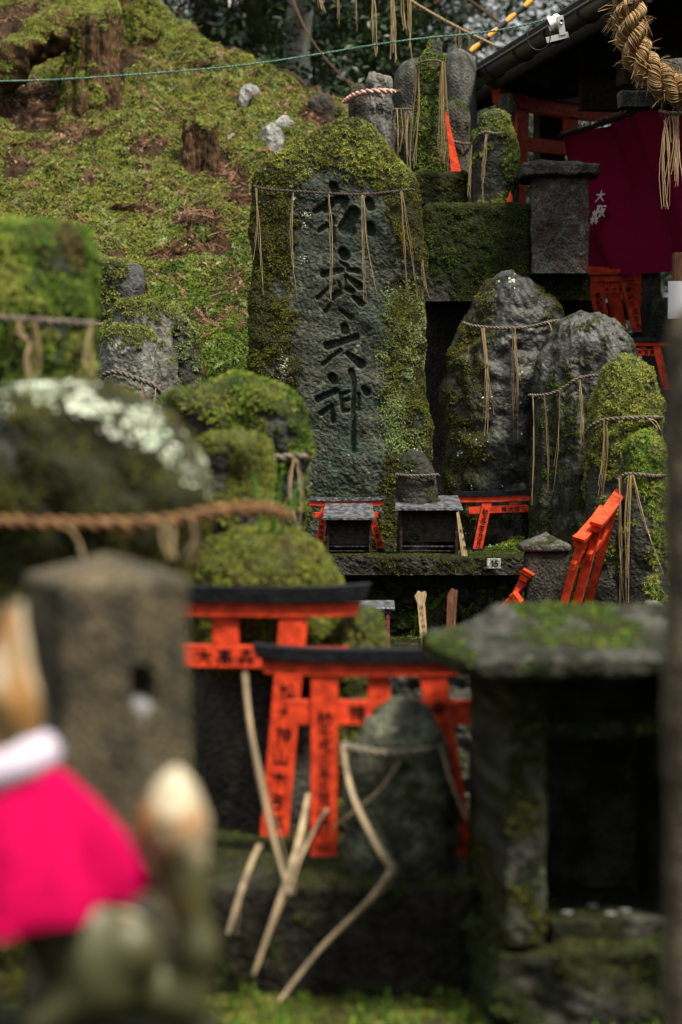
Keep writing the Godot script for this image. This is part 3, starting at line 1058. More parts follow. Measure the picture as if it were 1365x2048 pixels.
# ---------------------------------------------------------------- woodland behind
func trunk_mesh(pts: Array, radii: Array, c1: Color, c2: Color, sd: int, sides := 18) -> ArrayMesh:
	var s := Shape.new()
	var line := spline(pts, 10)
	var rr := []
	for k in line.size():
		var t := float(k) / (line.size() - 1) * (radii.size() - 1)
		var i := mini(int(t), radii.size() - 2)
		rr.append(lerpf(radii[i], radii[i + 1], t - i))
	tube(s, line, rr, sides)
	for k in s.v.size():
		var p := s.v[k]
		var h = 0.10 * nz(Vector3(p.x * 4.0, p.y * 0.8, p.z * 4.0), 3.0, sd) * rr[0]
		s.v[k] = p + s.n[k] * h
		s.c[k] = mixc(c1, c2, 0.5 + 1.2 * nz(Vector3(p.x, p.y * 0.5, p.z), 9.0, sd + 2) + 0.4 * nz(p, 40.0, sd + 3))
	s.smooth()
	return s.mesh()

func leafage(parent: Node3D, called: String, blobs: Array, count: int, size: Vector2, pal: String, sd: int) -> void:
	# leaf sprays spread through the clumps of a crown; blobs: [centre, radii]
	var r := RandomNumberGenerator.new()
	r.seed = sd
	var trs := []
	var cols := PackedColorArray()
	var pp: Array = PAL[pal]
	for k in count:
		var b: Array = blobs[r.randi() % blobs.size()]
		var v := Vector3(r.randfn(), r.randfn(), r.randfn()).normalized() * pow(r.randf(), 0.42)
		var p: Vector3 = b[0] + v * (b[1] as Vector3)
		if nz(p + parent.position, 1.6, sd) < -0.22: continue
		var sc := r.randf_range(size.x, size.y)
		var up := (Vector3.UP + Vector3(r.randf_range(-1, 1), r.randf_range(-.4, .4), r.randf_range(-1, 1)) * 0.9).normalized()
		var x := up.cross(Vector3(r.randf_range(-1, 1), r.randf_range(-.3, .3), r.randf_range(-1, 1))).normalized()
		trs.append(Transform3D(x * sc, up * sc, x.cross(up) * sc, p))
		cols.append((pp[r.randi() % pp.size()] as Color) * r.randf_range(0.7, 1.3))
	copies(parent, called, "leaf", trs, cols, mats.leaf)

func tree(label: String, at: Vector3, lean: Vector3, height: float, r0: float, tone: Array, crown: Array, leaves: int, sd: int, pal := "canopy") -> void:
	var t := thing("forest_tree", label, "tree", at, "trees of the wood behind the hill")
	var r := RandomNumberGenerator.new()
	r.seed = sd
	part(t, "trunk", trunk_mesh([Vector3(0, -0.3, 0), Vector3(0, height * 0.3, 0) + lean * 0.3, lean * 0.6 + Vector3(0.05, height * 0.62, 0), lean + Vector3(0, height, 0)], [r0 * 1.25, r0, r0 * 0.8, r0 * 0.3], tone[0], tone[1], sd), mats.bark)
	var blobs := []
	var s := Shape.new()
	for k in crown.size():
		var c: Vector3 = crown[k][0]
		blobs.append([c, crown[k][1]])
		var y := clampf(c.y * 0.75, height * 0.3, height * 0.95)
		var from := lean * (y / height) + Vector3(0, y, 0)
		tube(s, spline([from, from.lerp(c, 0.5) + Vector3(0, 0.12, 0), c], 4), [r0 * 0.3, r0 * 0.28, r0 * .24, r0 * .2, r0 * .17, r0 * .14, r0 * 0.1, r0 * 0.07, r0 * 0.05], 6, tone[0])
	part(t, "limbs", s.mesh(), mats.bark)
	leafage(t, "crown", blobs, leaves, Vector2(0.05, 0.085), pal, sd)

func shrub(label: String, at: Vector3, size: Vector3, leaves: int, sd: int, group := "evergreen shrubs at the edge of the wood") -> void:
	var t := thing("evergreen_shrub", label, "shrub", at, group)
	var r := RandomNumberGenerator.new()
	r.seed = sd
	var s := Shape.new()
	var blobs := []
	for k in 9:
		var a := TAU * k / 9.0 + r.randf()
		var tip := Vector3(cos(a) * size.x * r.randf_range(.25, .7), size.y * r.randf_range(0.3, 0.92), sin(a) * size.z * r.randf_range(.2, .7))
		tube(s, spline([Vector3(r.randf_range(-.06, .06), -0.1, 0), tip * Vector3(0.3, 0.5, 0.3), tip], 4), [0.028, 0.025, 0.022, 0.02, 0.017, 0.014, 0.01, 0.007, 0.004], 5, Color(0.05, 0.038, 0.028))
		blobs.append([tip, size * r.randf_range(0.3, 0.48) * Vector3(1, 0.6, 1)])
	part(t, "stems", s.mesh(), mats.bark)
	leafage(t, "foliage", blobs, leaves, Vector2(0.045, 0.08), "leaf", sd)

func build_wood() -> void:
	var dark := [Color(0.022, 0.017, 0.013), Color(0.055, 0.042, 0.034)]
	var pale := [Color(0.09, 0.09, 0.075), Color(0.36, 0.38, 0.33)]
	var crown := func(h: float, w: float) -> Array:
		return [[Vector3(-w * .6, h * .62, 0), Vector3(w * .5, .6, w * .5)], [Vector3(w * .6, h * .68, .3), Vector3(w * .5, .6, w * .5)], [Vector3(0, h * .82, -.4), Vector3(w * .7, .8, w * .6)], [Vector3(.3, h, .2), Vector3(w * .6, .9, w * .6)]]
	var g := 0.4
	for q in [[486, 17.0, 0.085, dark, "dark straight trunk rising behind the mossy hill"], [545, 15.5, 0.095, pale, "pale lichen-blotched trunk leaning behind the mossy hill"], [711, 17.5, 0.09, dark, "dark trunk above the upright stone with red rope"], [785, 21.0, 0.11, dark, "thin dim trunk above the tall moss-covered post"], [640, 24.0, 0.1, dark, "dim trunk deep in the wood between two nearer trunks"], [385, 22.0, 0.1, dark, "dim trunk deep in the wood right of the upper stump"]]:
		var p := P(q[0], 120, q[1])
		var lean := Vector3(0.35 if q[3] == pale else 0.08, 0, 0)
		tree(q[4], Vector3(p.x, g, p.z), lean, 7.5, q[2], q[3], crown.call(7.5, 1.6), 2600, int(q[0]))
	var k := 0
	for q in [[350, 15.5, 1.6, 4.6], [430, 19.0, 1.9, 5.6], [520, 20.5, 2.0, 5.8], [600, 17.5, 1.5, 4.4], [690, 21.0, 1.9, 6.0], [650, 14.6, 1.0, 2.9], [770, 18.0, 1.5, 4.3], [840, 22.0, 1.8, 5.0], [905, 19.5, 1.4, 4.2], [250, 18.5, 1.9, 6.0], [980, 24.0, 2.0, 5.2], [1090, 22.0, 2.0, 4.6], [1220, 23.0, 2.0, 4.8]]:
		var p := P(q[0], 200, q[1])
		var names := ["above the pale trunk's left", "under the wire left of the pale trunk", "behind the pale leaning trunk", "between the pale trunk and the dark trunk", "right behind the dark trunk", "low over the hill's right shoulder", "behind the upright stone with red rope", "behind the tall moss-covered post", "behind the roof's lower corner", "behind the upper tree stump", "in the gap under the dark roof", "behind the inner gate under the roof", "farthest, behind the red curtain"]
		shrub("dark glossy evergreen shrub " + names[k], Vector3(p.x, g, p.z), Vector3(q[2], q[3], q[2]), 3000, 300 + k)
		k += 1
	# the far wood that reads as one mass
	var far := Node3D.new()
	far.name = numbered("far_forest")
	add_child(far)
	tag(far, "dark leafy wood that closes the view behind the trunks", "forest", "", "stuff")
	var blobs := []
	var r := RandomNumberGenerator.new()
	r.seed = 77
	for q in 60:
		var x := r.randf_range(-11, 11)
		blobs.append([Vector3(x, r.randf_range(0.5, 8.5) * (0.75 if x > 0.6 else 1.0), -r.randf_range(27, 33)), Vector3(1.5, 1.3, 1.2)])
	leafage(far, "foliage", blobs, 26000, Vector2(0.11, 0.17), "leaf", 78)
	# unseen wood beside and behind the viewer, added to shut out the low sky
	var near := Node3D.new()
	near.name = numbered("sky_blocking_forest")
	add_child(near)
	tag(near, "unseen leafy wood added beside and behind the viewer to block low sky", "forest", "", "stuff")
	blobs = []
	for q in 90:
		var a := r.randf_range(0.42, TAU - 0.42)
		var rad := r.randf_range(8.5, 12.0)
		if a > PI * 1.45: rad += 3.0
		blobs.append([Vector3(sin(a) * rad, r.randf_range(0.3, 7.0), -4.0 - cos(a) * rad), Vector3(1.7, 1.3, 1.7)])
	leafage(near, "foliage", blobs, 30000, Vector2(0.16, 0.26), "leaf", 79)

# ---------------------------------------------------------------- carved slab
const CUT := [
	[667, 373, 9, 669, 378, 8], [678, 398, 8, 630, 424, 3.5], [660, 408, 10, 652, 418, 8], [664, 438, 7, 667, 444, 6], [690, 400, 8, 683, 428, 5], [708, 426, 13, 690, 458, 14], [702, 462, 11, 692, 452, 13],
	[738, 404, 9, 741, 414, 9], [740, 454, 10, 742, 464, 9], [663, 455, 6, 666, 482, 5.5], [638, 462, 3.5, 656, 450, 4.5],
	[687, 505, 10, 690, 512, 10], [682, 525, 2.8, 695, 533, 3], [648, 549, 7, 684, 541, 4], [697, 540, 4, 717, 543, 5], [694, 553, 3, 720, 573, 8], [636, 597, 4, 668, 567, 2], [678, 565, 2.2, 682, 580, 2.2], [691, 553, 2.2, 692, 572, 2.2],
	[692, 578, 4, 706, 583, 5.5], [665, 596, 6, 678, 586, 6], [707, 594, 4, 723, 607, 7], [652, 623, 4, 667, 603, 2.2], [680, 620, 2.2, 702, 635, 5],
	[689, 654, 8, 690, 662, 8], [656, 692, 8.5, 684, 684, 6], [684, 684, 6, 712, 674, 6.5], [682, 700, 3, 646, 730, 3.5], [696, 708, 4.5, 722, 728, 9.5],
	[665, 755, 9, 668, 762, 7], [636, 799, 6, 674, 782, 5], [643, 828, 5, 665, 811, 3], [664, 814, 4, 666, 842, 5], [681, 788, 3.2, 686, 823, 3.6], [684, 789, 3, 702, 783, 2.5], [687, 803, 2.4, 702, 799, 2.2], [687, 823, 3.2, 717, 819, 3],
	[703, 744, 6.5, 707, 760, 5], [707, 760, 5, 706, 902, 5], [729, 778, 6, 734, 784, 8], [718, 788, 3, 716, 818, 3],
]

func carve_depth(q: Vector2) -> float:
	if q.x < 618 or q.x > 762 or q.y < 355 or q.y > 915: return 0.0
	var best := 0.0
	for c in CUT:
		var a := Vector2(c[0], c[1])
		var b := Vector2(c[3], c[4])
		if q.x < minf(a.x, b.x) - 16 or q.x > maxf(a.x, b.x) + 16 or q.y < minf(a.y, b.y) - 16 or q.y > maxf(a.y, b.y) + 16: continue
		var ab := b - a
		var t := clampf((q - a).dot(ab) / maxf(ab.length_squared(), 1e-4), 0, 1)
		var r := lerpf(c[2], c[5], t)
		var e := r + 0.9 - (q - a - ab * t).length()
		if e > 0: best = maxf(best, minf(0.006 + 0.0021 * r, e * 0.0085))
	return best

func build_slab() -> void:
	var d := 8.5
	var base := P(682, 1111, d)
	base.y = 0.565
	var rows := []
	for r in [[240, 688, 715], [248, 672, 728], [258, 655, 740], [275, 630, 754], [300, 575, 776], [325, 535, 797], [350, 510, 815], [380, 506, 832], [430, 506, 842], [520, 504, 848], [620, 501, 850], [720, 499, 850], [800, 503, 853], [880, 512, 858], [960, 540, 862], [1111, 560, 868]]:
		var a := P(r[1], r[0], d)
		var b := P(r[2], r[0], d)
		rows.append([a.y - base.y, (a.x + b.x) * .5 - base.x, (b.x - a.x) * .5, 0.075 * pow((r[2] - r[1]) / 350.0, 0.35), 0.0])
	rows[-1][0] = 0.0
	var cut := func(p: Vector3) -> float:
		return 0.0 if p.z < 0.02 else carve_depth(px_of(p + base))
	var o := {"levels": 400, "front": 190, "back": 24, "n": 5.0, "amp": 0.012, "freq": 4.0, "fine": 0.0022, "round": 0.0, "crag": 0.004, "seed": 4, "carve": cut,
		"stone": Color(0.068, 0.084, 0.066), "stone2": Color(0.18, 0.20, 0.16), "lichen_amount": 0.06, "moss": -0.22, "moss_up": 0.7, "bed": Color(0.030, 0.034, 0.010),
		"where": func(f: Vector3, n: Vector3) -> float:
			var m := 0.0
			m += 0.95 * sm(0.76, 0.90, f.y)
			m += 1.05 * sm(0.34, 0.18, f.x) * sm(0.10, 0.40, f.y)
			m += 1.1 * sm(0.64, 0.82, f.x)
			m += 0.8 * sm(0.26, 0.08, f.y)
			m -= 0.55 * sm(0.28, 0.38, f.x) * sm(0.70, 0.60, f.x) * sm(0.86, 0.78, f.y)
			return m
	}
	var s := loft(rows, o)
	paint(s, o)
	cushion(s, 0.005, 45.0)
	# blue-green stain of the inscribed face
	for k in s.v.size():
		if s.mask[k] < 0.4:
			var p := s.v[k]
			s.c[k] = mixc(s.c[k], Color(0.10, 0.18, 0.135), 0.6 * sm(0.05, 0.5, nz(p, 5.0, 71) + 0.5 * nz(p, 22.0, 72)))
			s.c[k] = mixc(s.c[k], Color(0.50, 0.50, 0.48), sm(0.60, 0.66, nz(p, 10.0, 73) + 0.4 * nz(p, 50.0, 74)))
	var t := thing("carved_stone_slab", "tall pointed grey slab with deeply carved characters and mossy edges", "stone slab", base)
	part(t, "slab", s.mesh(), mats.stone)
	scatter(t, "moss", s, 16000.0, "fine", Vector2(0.005, 0.011), "olive", 41)
	var keep := s.mask.duplicate()
	# long shaggy moss on the pointed top, right-hand sunlit streak painted in pale moss
	for k in s.v.size():
		var q := px_of(s.v[k] + base)
		s.mask[k] = keep[k] * sm(410, 330, q.y + 30 * nz(s.v[k], 9.0, 75))
	scatter(t, "moss", s, 7000.0, "shaggy", Vector2(0.007, 0.013), "sun", 42)
	for k in s.v.size():
		var q := px_of(s.v[k] + base)
		s.mask[k] = sm(745, 775, q.x + 20 * nz(s.v[k], 7.0, 76)) * sm(540, 620, q.y) * sm(930, 900, q.y) * sm(-0.38, -0.08, nz(s.v[k], 9.0, 77)) if s.n[k].z > -0.2 else 0.0
	scatter(t, "moss", s, 20000.0, "fine", Vector2(0.006, 0.012), "pale", 43)
	for k in s.v.size():
		var q := px_of(s.v[k] + base)
		s.mask[k] = 0.0
		for w in [[618, 345, 9, 14], [612, 430, 14, 8], [612, 455, 10, 8], [608, 518, 10, 10], [565, 720, 12, 60], [590, 395, 6, 6], [803, 474, 4, 4]]:
			if s.n[k].z > 0.3: s.mask[k] = maxf(s.mask[k], sm(1.1, 0.6, Vector2((q.x - w[0]) / w[2], (q.y - w[1]) / w[3]).length() + 0.6 * nz(s.v[k], 40.0, 78)))
	scatter(t, "lichen", s, 30000.0, "flake", Vector2(0.0016, 0.0032), "lichen", 44)

# ---------------------------------------------------------------- dressed blocks
func block(called: String, label: String, category: String, d: float, x0: float, y0: float, x1: float, y1: float, depth: float, o: Dictionary, group := "", parent: Node3D = null) -> Node3D:
	# a squared stone whose front face stands at d and spans those photograph columns and rows
	var a := P(x0, y0, d)
	var b := P(x1, y1, d)
	var base := Vector3((a.x + b.x) * .5, b.y, a.z - depth * .5)
	var h := a.y - b.y
	var w := (b.x - a.x) * .5
	var e: float = o.get("edge", 0.012)
	var rows := [[h, 0, w - e, depth * .5 - e, 0], [h - e * .5, 0, w - e * .3, depth * .5 - e * .3, 0], [h - e * 1.5, 0, w, depth * .5, 0], [h * .5, 0, w, depth * .5, 0], [0, 0, w, depth * .5, 0]]
	var oo := {"n": 14.0, "round": 0.0, "amp": 0.006, "freq": 6.0, "fine": 0.004, "levels": 44, "front": 60, "back": 12}
	oo.merge(o, true)
	var s := loft(rows, oo)
	paint(s, oo)
	cushion(s, 0.004, oo.get("seed", 1.0))
	var t: Node3D
	if parent:
		t = Node3D.new()
		t.name = called
		parent.add_child(t, true)
		t.position = base - parent.position
	else:
		t = thing(called, label, category, base, group)
	part(t, oo.get("body", "block"), s.mesh(), mats[oo.get("mat", "stone")])
	if oo.get("dens", 8000.0) > 0:
		scatter(t, "moss", s, oo.get("dens", 8000.0), oo.get("tuft", "fine"), oo.get("size", Vector2(0.005, 0.010)), oo.get("pal", "deep"), int(oo.get("seed", 1)))
	return t

func ell(cx: float, cy: float, rx: float, ry: float) -> Array:
	var rows := []
	for k in 6:
		var a := (k + 0.35) / 5.6 * PI / 2 * 1.25
		var w := maxf(sin(minf(a, PI * 0.62)), 0.12) * rx
		rows.append([cy - cos(a) * ry, cx - w, cx + w])
	return rows

# ---------------------------------------------------------------- little altar houses
func altar_house(label: String, d: float, x0: float, x1: float, yr0: float, yr1: float, yb: float, rust: bool) -> void:
	# roof from yr0 to yr1, foot at yb
	var base := P((x0 + x1) * .5, yb, d)
	base.y = 0.583
	var k := d / F
	var w := (x1 - x0) * k
	var t := thing("altar_house", label, "altar house", base, "small black altar houses on the ledge")
	var y := func(py: float) -> float: return P(0, py, d).y - base.y
	var hr: float = y.call(yr1)
	var ht: float = y.call(yr0)
	var dep := 0.13
	# roof sheet falling to the front, with a turned-down edge
	var s := Shape.new()
	var a := Vector3(-w * .5, hr, 0.03)
	var b := Vector3(-w * .46, ht - 0.004, -dep * 1.05)
	var c := Vector3(w * .46, ht - 0.004, -dep * 1.05)
	var e := Vector3(w * .5, hr, 0.03)
	s.flat_quad(a, b, c, e)
	var dn := Vector3(0, -0.007, 0)
	s.flat_quad(a + dn, e + dn, c + dn, b + dn)
	s.flat_quad(a + dn, a, e, e + dn)
	s.flat_quad(b + dn, b, a, a + dn)
	s.flat_quad(e + dn, e, c, c + dn)
	s.flat_quad(c + dn, c, b, b + dn)
	var roof := part(t, "roof", s.mesh(), mats.grey_tin)
	if rust:
		var rs := Shape.new()
		var mid := a.lerp(e, 0.5).lerp(b.lerp(c, .5), 0.55) + Vector3(0, 0.002, 0)
		for q in 14:
			var r0 := 0.8 + 0.35 * noise.get_noise_1d(q * 30.0)
			var r1 := 0.8 + 0.35 * noise.get_noise_1d(((q + 1) % 14) * 30.0)
			var g := (b - a).normalized()
			rs.tri3(mid, mid + Vector3(cos(TAU * (q + 1) / 14) * w * .24 * r1, 0, 0) + g * sin(TAU * (q + 1) / 14) * .032 * r1, mid + Vector3(cos(TAU * q / 14) * w * .24 * r0, 0, 0) + g * sin(TAU * q / 14) * .032 * r0)
		part(roof, "rust_patch", rs.mesh(), mats.brown_wood)
	var ww := w * .84
	for sx in [-1, 1]:
		box_part(t, "side_wall", Vector3(0.008, hr - 0.004, dep * 0.85), Vector3(sx * ww * .5, (hr - 0.004) * .5, -dep * .48), mats.dark_wood)
	box_part(t, "back_wall", Vector3(ww - 0.009, hr, 0.006), Vector3(0, hr * .5, -dep * .86), mats.dark_wood)
	box_part(t, "base_board", Vector3(ww * 1.06, 0.014, dep * 1.05), Vector3(0, 0.007, -dep * .46), mats.dark_wood)
	box_part(t, "door_panel", Vector3(ww - 0.012, hr * .62, 0.005), Vector3(0, hr * .62, -dep * .2), mats.board_grey)
	for q in 3:
		box_part(t, "step_rail", Vector3(ww - 0.014, 0.007, 0.010), Vector3(0, 0.022 + q * 0.015, -0.012 - q * 0.018), mats.dark_wood if q != 1 else mats.grey_tin)
	box_part(t, "lintel", Vector3(ww, 0.012, 0.012), Vector3(0, hr - 0.014, -0.006), mats.dark_wood)
	for sx in [-1, 1]:
		box_part(t, "post", Vector3(0.011, hr - 0.022, 0.011), Vector3(sx * (ww * .5 - 0.002), hr * .5, 0.003), mats.dark_wood)

func torii_px(label: String, d: float, g: Dictionary, group: String) -> Node3D:
	# the gate's measures read off the photograph at its distance d
	var k := d / F
	var xc: float = (g.top[0] + g.top[1]) * .5
	var base := P(xc, g.foot_y, d)
	if g.has("ground"): base.y = g.ground
	var H := func(py: float) -> float: return P(xc, py, d).y - base.y
	var q := {"w": (g.top[1] - g.top[0]) * k, "h": H.call(g.top[2]), "t": g.t, "cap_h": g.cap * k, "beam_h": g.beam * k, "leg_w": g.leg_w * k, "lift": g.get("lift", 0.03),
		"legs": [], "tie_y": H.call((g.tie[2] + g.tie[3]) * .5), "tie_h": (g.tie[3] - g.tie[2]) * k, "tie_w": (g.tie[1] - g.tie[0]) * k, "tie_x": ((g.tie[0] + g.tie[1]) * .5 - xc) * k,
		"text_tie": g.get("text_tie", []), "text_legs": g.get("text_legs", []), "foot": g.get("foot", 0.03), "cap_mat": g.get("cap_mat", "black_lacquer"), "strut": g.get("strut", 0.95)}
	for L in g.legs: q.legs.append([(L[0] - xc) * k, (L[1] - xc) * k])
	var t := torii(label, q, group)
	t.position = base
	if g.has("yaw"): t.rotation.y = deg_to_rad(g.yaw)
	return t

# ---------------------------------------------------------------- stone fox (one continuous surface from tapered bones)
func bone_field(p: Vector3, bones: Array, k: float) -> float:
	var acc := 0.0
	for b in bones:
		var a: Vector3 = b[0]
		var ab: Vector3 = b[2] - a
		var t := clampf((p - a).dot(ab) / maxf(ab.length_squared(), 1e-8), 0, 1)
		var dist := (p - a - ab * t).length() - lerpf(b[1], b[3], t)
		acc += exp(-dist / k)
	return -k * log(maxf(acc, 1e-12))

func net(bones: Array, cs: float, k: float) -> Shape:
	var lo := Vector3.INF
	var hi := -Vector3.INF
	for b in bones:
		for e in [[b[0], b[1]], [b[2], b[3]]]:
			lo = lo.min(e[0] - Vector3.ONE * (e[1] + cs * 3))
			hi = hi.max(e[0] + Vector3.ONE * (e[1] + cs * 3))
	var n := Vector3i((hi - lo) / cs) + Vector3i.ONE
	var val := PackedFloat32Array()
	val.resize((n.x + 1) * (n.y + 1) * (n.z + 1))
	var idx := func(x: int, y: int, z: int) -> int: return (z * (n.y + 1) + y) * (n.x + 1) + x
	var q := 0
	for z in n.z + 1:
		for y in n.y + 1:
			for x in n.x + 1:
				val[q] = bone_field(lo + Vector3(x, y, z) * cs, bones, k)
				q += 1
	var s := Shape.new()
	var at := {}
	var sx := 1
	var sy := n.x + 1
	var sz := (n.x + 1) * (n.y + 1)
	var corner := [0, sx, sy, sx + sy, sz, sx + sz, sy + sz, sx + sy + sz]
	var off := []
	for c in 8: off.append(Vector3(c & 1, (c >> 1) & 1, (c >> 2) & 1))
	var edges := [[0, 1], [2, 3], [4, 5], [6, 7], [0, 2], [1, 3], [4, 6], [5, 7], [0, 4], [1, 5], [2, 6], [3, 7]]
	for z in n.z:
		for y in n.y:
			for x in n.x:
				var b := (z * (n.y + 1) + y) * (n.x + 1) + x
				var inside := 0
				for c in 8:
					if val[b + corner[c]] < 0: inside += 1
				if inside == 0 or inside == 8: continue
				var sum := Vector3.ZERO
				var cnt := 0
				for e in edges:
					var v0: float = val[b + corner[e[0]]]
					var v1: float = val[b + corner[e[1]]]
					if (v0 < 0) == (v1 < 0): continue
					sum += (off[e[0]] as Vector3).lerp(off[e[1]], v0 / (v0 - v1))
					cnt += 1
				at[b] = s.v.size()
				s.v.append(lo + (Vector3(x, y, z) + sum / cnt) * cs)
	for z in range(1, n.z):
		for y in range(1, n.y):
			for x in range(1, n.x):
				var b := (z * (n.y + 1) + y) * (n.x + 1) + x
				var v0 := val[b]
				for ax in [[sx, sy, sz], [sy, sz, sx], [sz, sx, sy]]:
					var v1 := val[b + ax[0]]
					if (v0 < 0) == (v1 < 0): continue
					var a: int = at[b]
					var c: int = at[b - ax[1]]
					var d: int = at[b - ax[1] - ax[2]]
					var e: int = at[b - ax[2]]
					if v0 < 0: s.quad(a, e, d, c)
					else: s.quad(a, c, d, e)
	s.smooth()
	return s

func build_fox() -> void:
	var d := 2.0
	var k := d / F
	var base := P(40, 2060, d)
	var t := thing("fox_statue", "seated white and ochre stone fox wearing a pink bib", "fox statue", base)
	var J := func(px: float, py: float, dz: float) -> Vector3: return P(px, py, d) - base + Vector3(0, 0, dz)
	var B := func(ax: float, ay: float, az: float, ar: float, bx: float, by: float, bz: float, br: float) -> Array:
		return [J.call(ax, ay, az), ar * k, J.call(bx, by, bz), br * k]
	var bones := [
		B.call(-70, 1420, 0, 105, -10, 1440, 0, 92), B.call(-90, 1450, 0, 70, -215, 1475, 0, 30),
		B.call(15, 1390, .022, 52, 28, 1205, .026, 12), B.call(15, 1390, -.022, 52, 28, 1215, -.03, 12),
		B.call(-30, 1480, 0, 82, 10, 1640, 0, 100), B.call(10, 1640, 0, 95, 130, 1810, 0, 98), B.call(130, 1810, 0, 98, 195, 1930, 0, 105),
		B.call(-40, 1660, .018, 60, -60, 1860, .024, 40), B.call(-60, 1860, .024, 40, -62, 2020, .024, 32), B.call(-62, 2025, .026, 34, -105, 2035, .028, 26),
		B.call(-40, 1660, -.018, 60, -60, 1860, -.024, 40), B.call(-60, 1860, -.024, 40, -62, 2020, -.024, 32), B.call(-62, 2025, -.026, 34, -105, 2035, -.028, 26),
		B.call(215, 1900, .026, 92, 262, 1880, .034, 66), B.call(215, 1960, .034, 60, 90, 2025, .04, 34), B.call(215, 1900, -.026, 92, 255, 1880, -.03, 66), B.call(215, 1960, -.034, 60, 90, 2025, -.04, 34),
		B.call(275, 1990, -.01, 46, 370, 2010, -.01, 42), B.call(370, 2010, -.01, 36, 398, 1900, 0, 30), B.call(398, 1900, 0, 30, 372, 1770, 0, 36), B.call(372, 1770, 0, 36, 347, 1655, 0, 60), B.call(347, 1650, 0, 64, 350, 1590, 0, 36), B.call(350, 1590, 0, 33, 353, 1545, 0, 8),
	]
	var s := net(bones, 0.0056, 0.0075)
	s.c.resize(s.v.size())
	for q in s.v.size():
		var p := s.v[q]
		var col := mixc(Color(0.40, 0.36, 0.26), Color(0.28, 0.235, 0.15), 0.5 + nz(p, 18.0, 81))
		# whitish tail tip, knee and ear rims, ochre around them, dark green lower down
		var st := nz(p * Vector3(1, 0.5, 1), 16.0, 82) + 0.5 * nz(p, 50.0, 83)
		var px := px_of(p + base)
		var pale_zone := 0.0
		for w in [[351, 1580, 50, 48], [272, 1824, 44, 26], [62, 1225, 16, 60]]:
			pale_zone = maxf(pale_zone, 1.3 - Vector2((px.x - w[0]) / w[2], (px.y - w[1]) / w[3]).length())
		col = mixc(Color(0.23, 0.115, 0.035), col, sm(-0.05, 0.3, pale_zone + st * 0.6))
		col = mixc(col, Color(0.040, 0.042, 0.014), sm(0.0, 0.35, nz(p, 14.0, 84) * 1.2 - pale_zone * 1.2 + sm(1680, 1800, px.y)))
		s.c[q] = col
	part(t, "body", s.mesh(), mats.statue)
	# pink bib: a gathered cape round the shoulders, and its white collar
	s = Shape.new()
	var rows := 26
	var cols := 90
	for a in rows + 1:
		var v := float(a) / rows
		for b in cols:
			var th := TAU * b / cols
			var r0 := 108.0
			var r1 := 272.0 + 9.0 * sin(th * 9.0) + 7.0 * sin(th * 5.0 + 1.0)
			var r := lerpf(r0, r1, pow(v, 0.88)) + (10.0 + 40.0 * sin(th * 5.0 + v * 2.2)) * v * (1.0 - 0.50 * v) + 18.0 * sin(th * 11.0 - v * 3.0) * v + 34.0 * v * (1.0 - v) * 2.0 + 24.0 * v * nz(Vector3(cos(th), v * 2.0, sin(th)), 2.2, 85)
			var cx := lerpf(2.0, 15.0, v)
			var y := lerpf(1548.0, 1842.0, v) - cos(th) * lerpf(22.0, 60.0, v)
			s.v.append(J.call(cx + cos(th) * r, y, sin(th) * r * k * 0.72))
	for a in rows:
		for b in cols:
			var i0 := a * cols + b
			var i1 := a * cols + (b + 1) % cols
			s.quad(i0, i0 + cols, i1 + cols, i1)
	s.smooth()
	part(t, "bib", s.mesh(), mats.bib)
	s = Shape.new()
	var ring := []
	for b in 41:
		var th := TAU * b / 40.0
		ring.append(J.call(0 + cos(th) * 82, 1538 - cos(th) * 32, sin(th) * 80 * k))
	tube(s, ring, [0.0165], 12, Color.WHITE, [], false)
	for q in s.v.size(): s.v[q] += s.n[q] * 0.004 * nz(s.v[q], 45.0, 86)
	part(t, "collar", s.mesh(), mats.collar)

	var o := {"stone": Color(0.06, 0.058, 0.045), "stone2": Color(0.12, 0.115, 0.09), "moss": 0.2, "dens": 3000.0, "pal": "deep", "seed": 87, "mat": "granite", "levels": 30}
	var pd := thing("fox_pedestal", "squared dark stone pedestal under the fox with pink bib", "pedestal", Vector3(base.x, 0, base.z))
	var h := base.y - 0.006
	var ps := loft([[h, 0, 0.17, 0.12, 0], [h - 0.01, 0, 0.18, 0.13, 0], [h * .5, 0, 0.18, 0.13, 0], [0, 0, 0.18, 0.13, 0]], {"n": 12.0, "round": 0.0, "levels": 24, "amp": 0.003, "fine": 0.002})
	paint(ps, o)
	part(pd, "block", ps.mesh(), mats.granite)

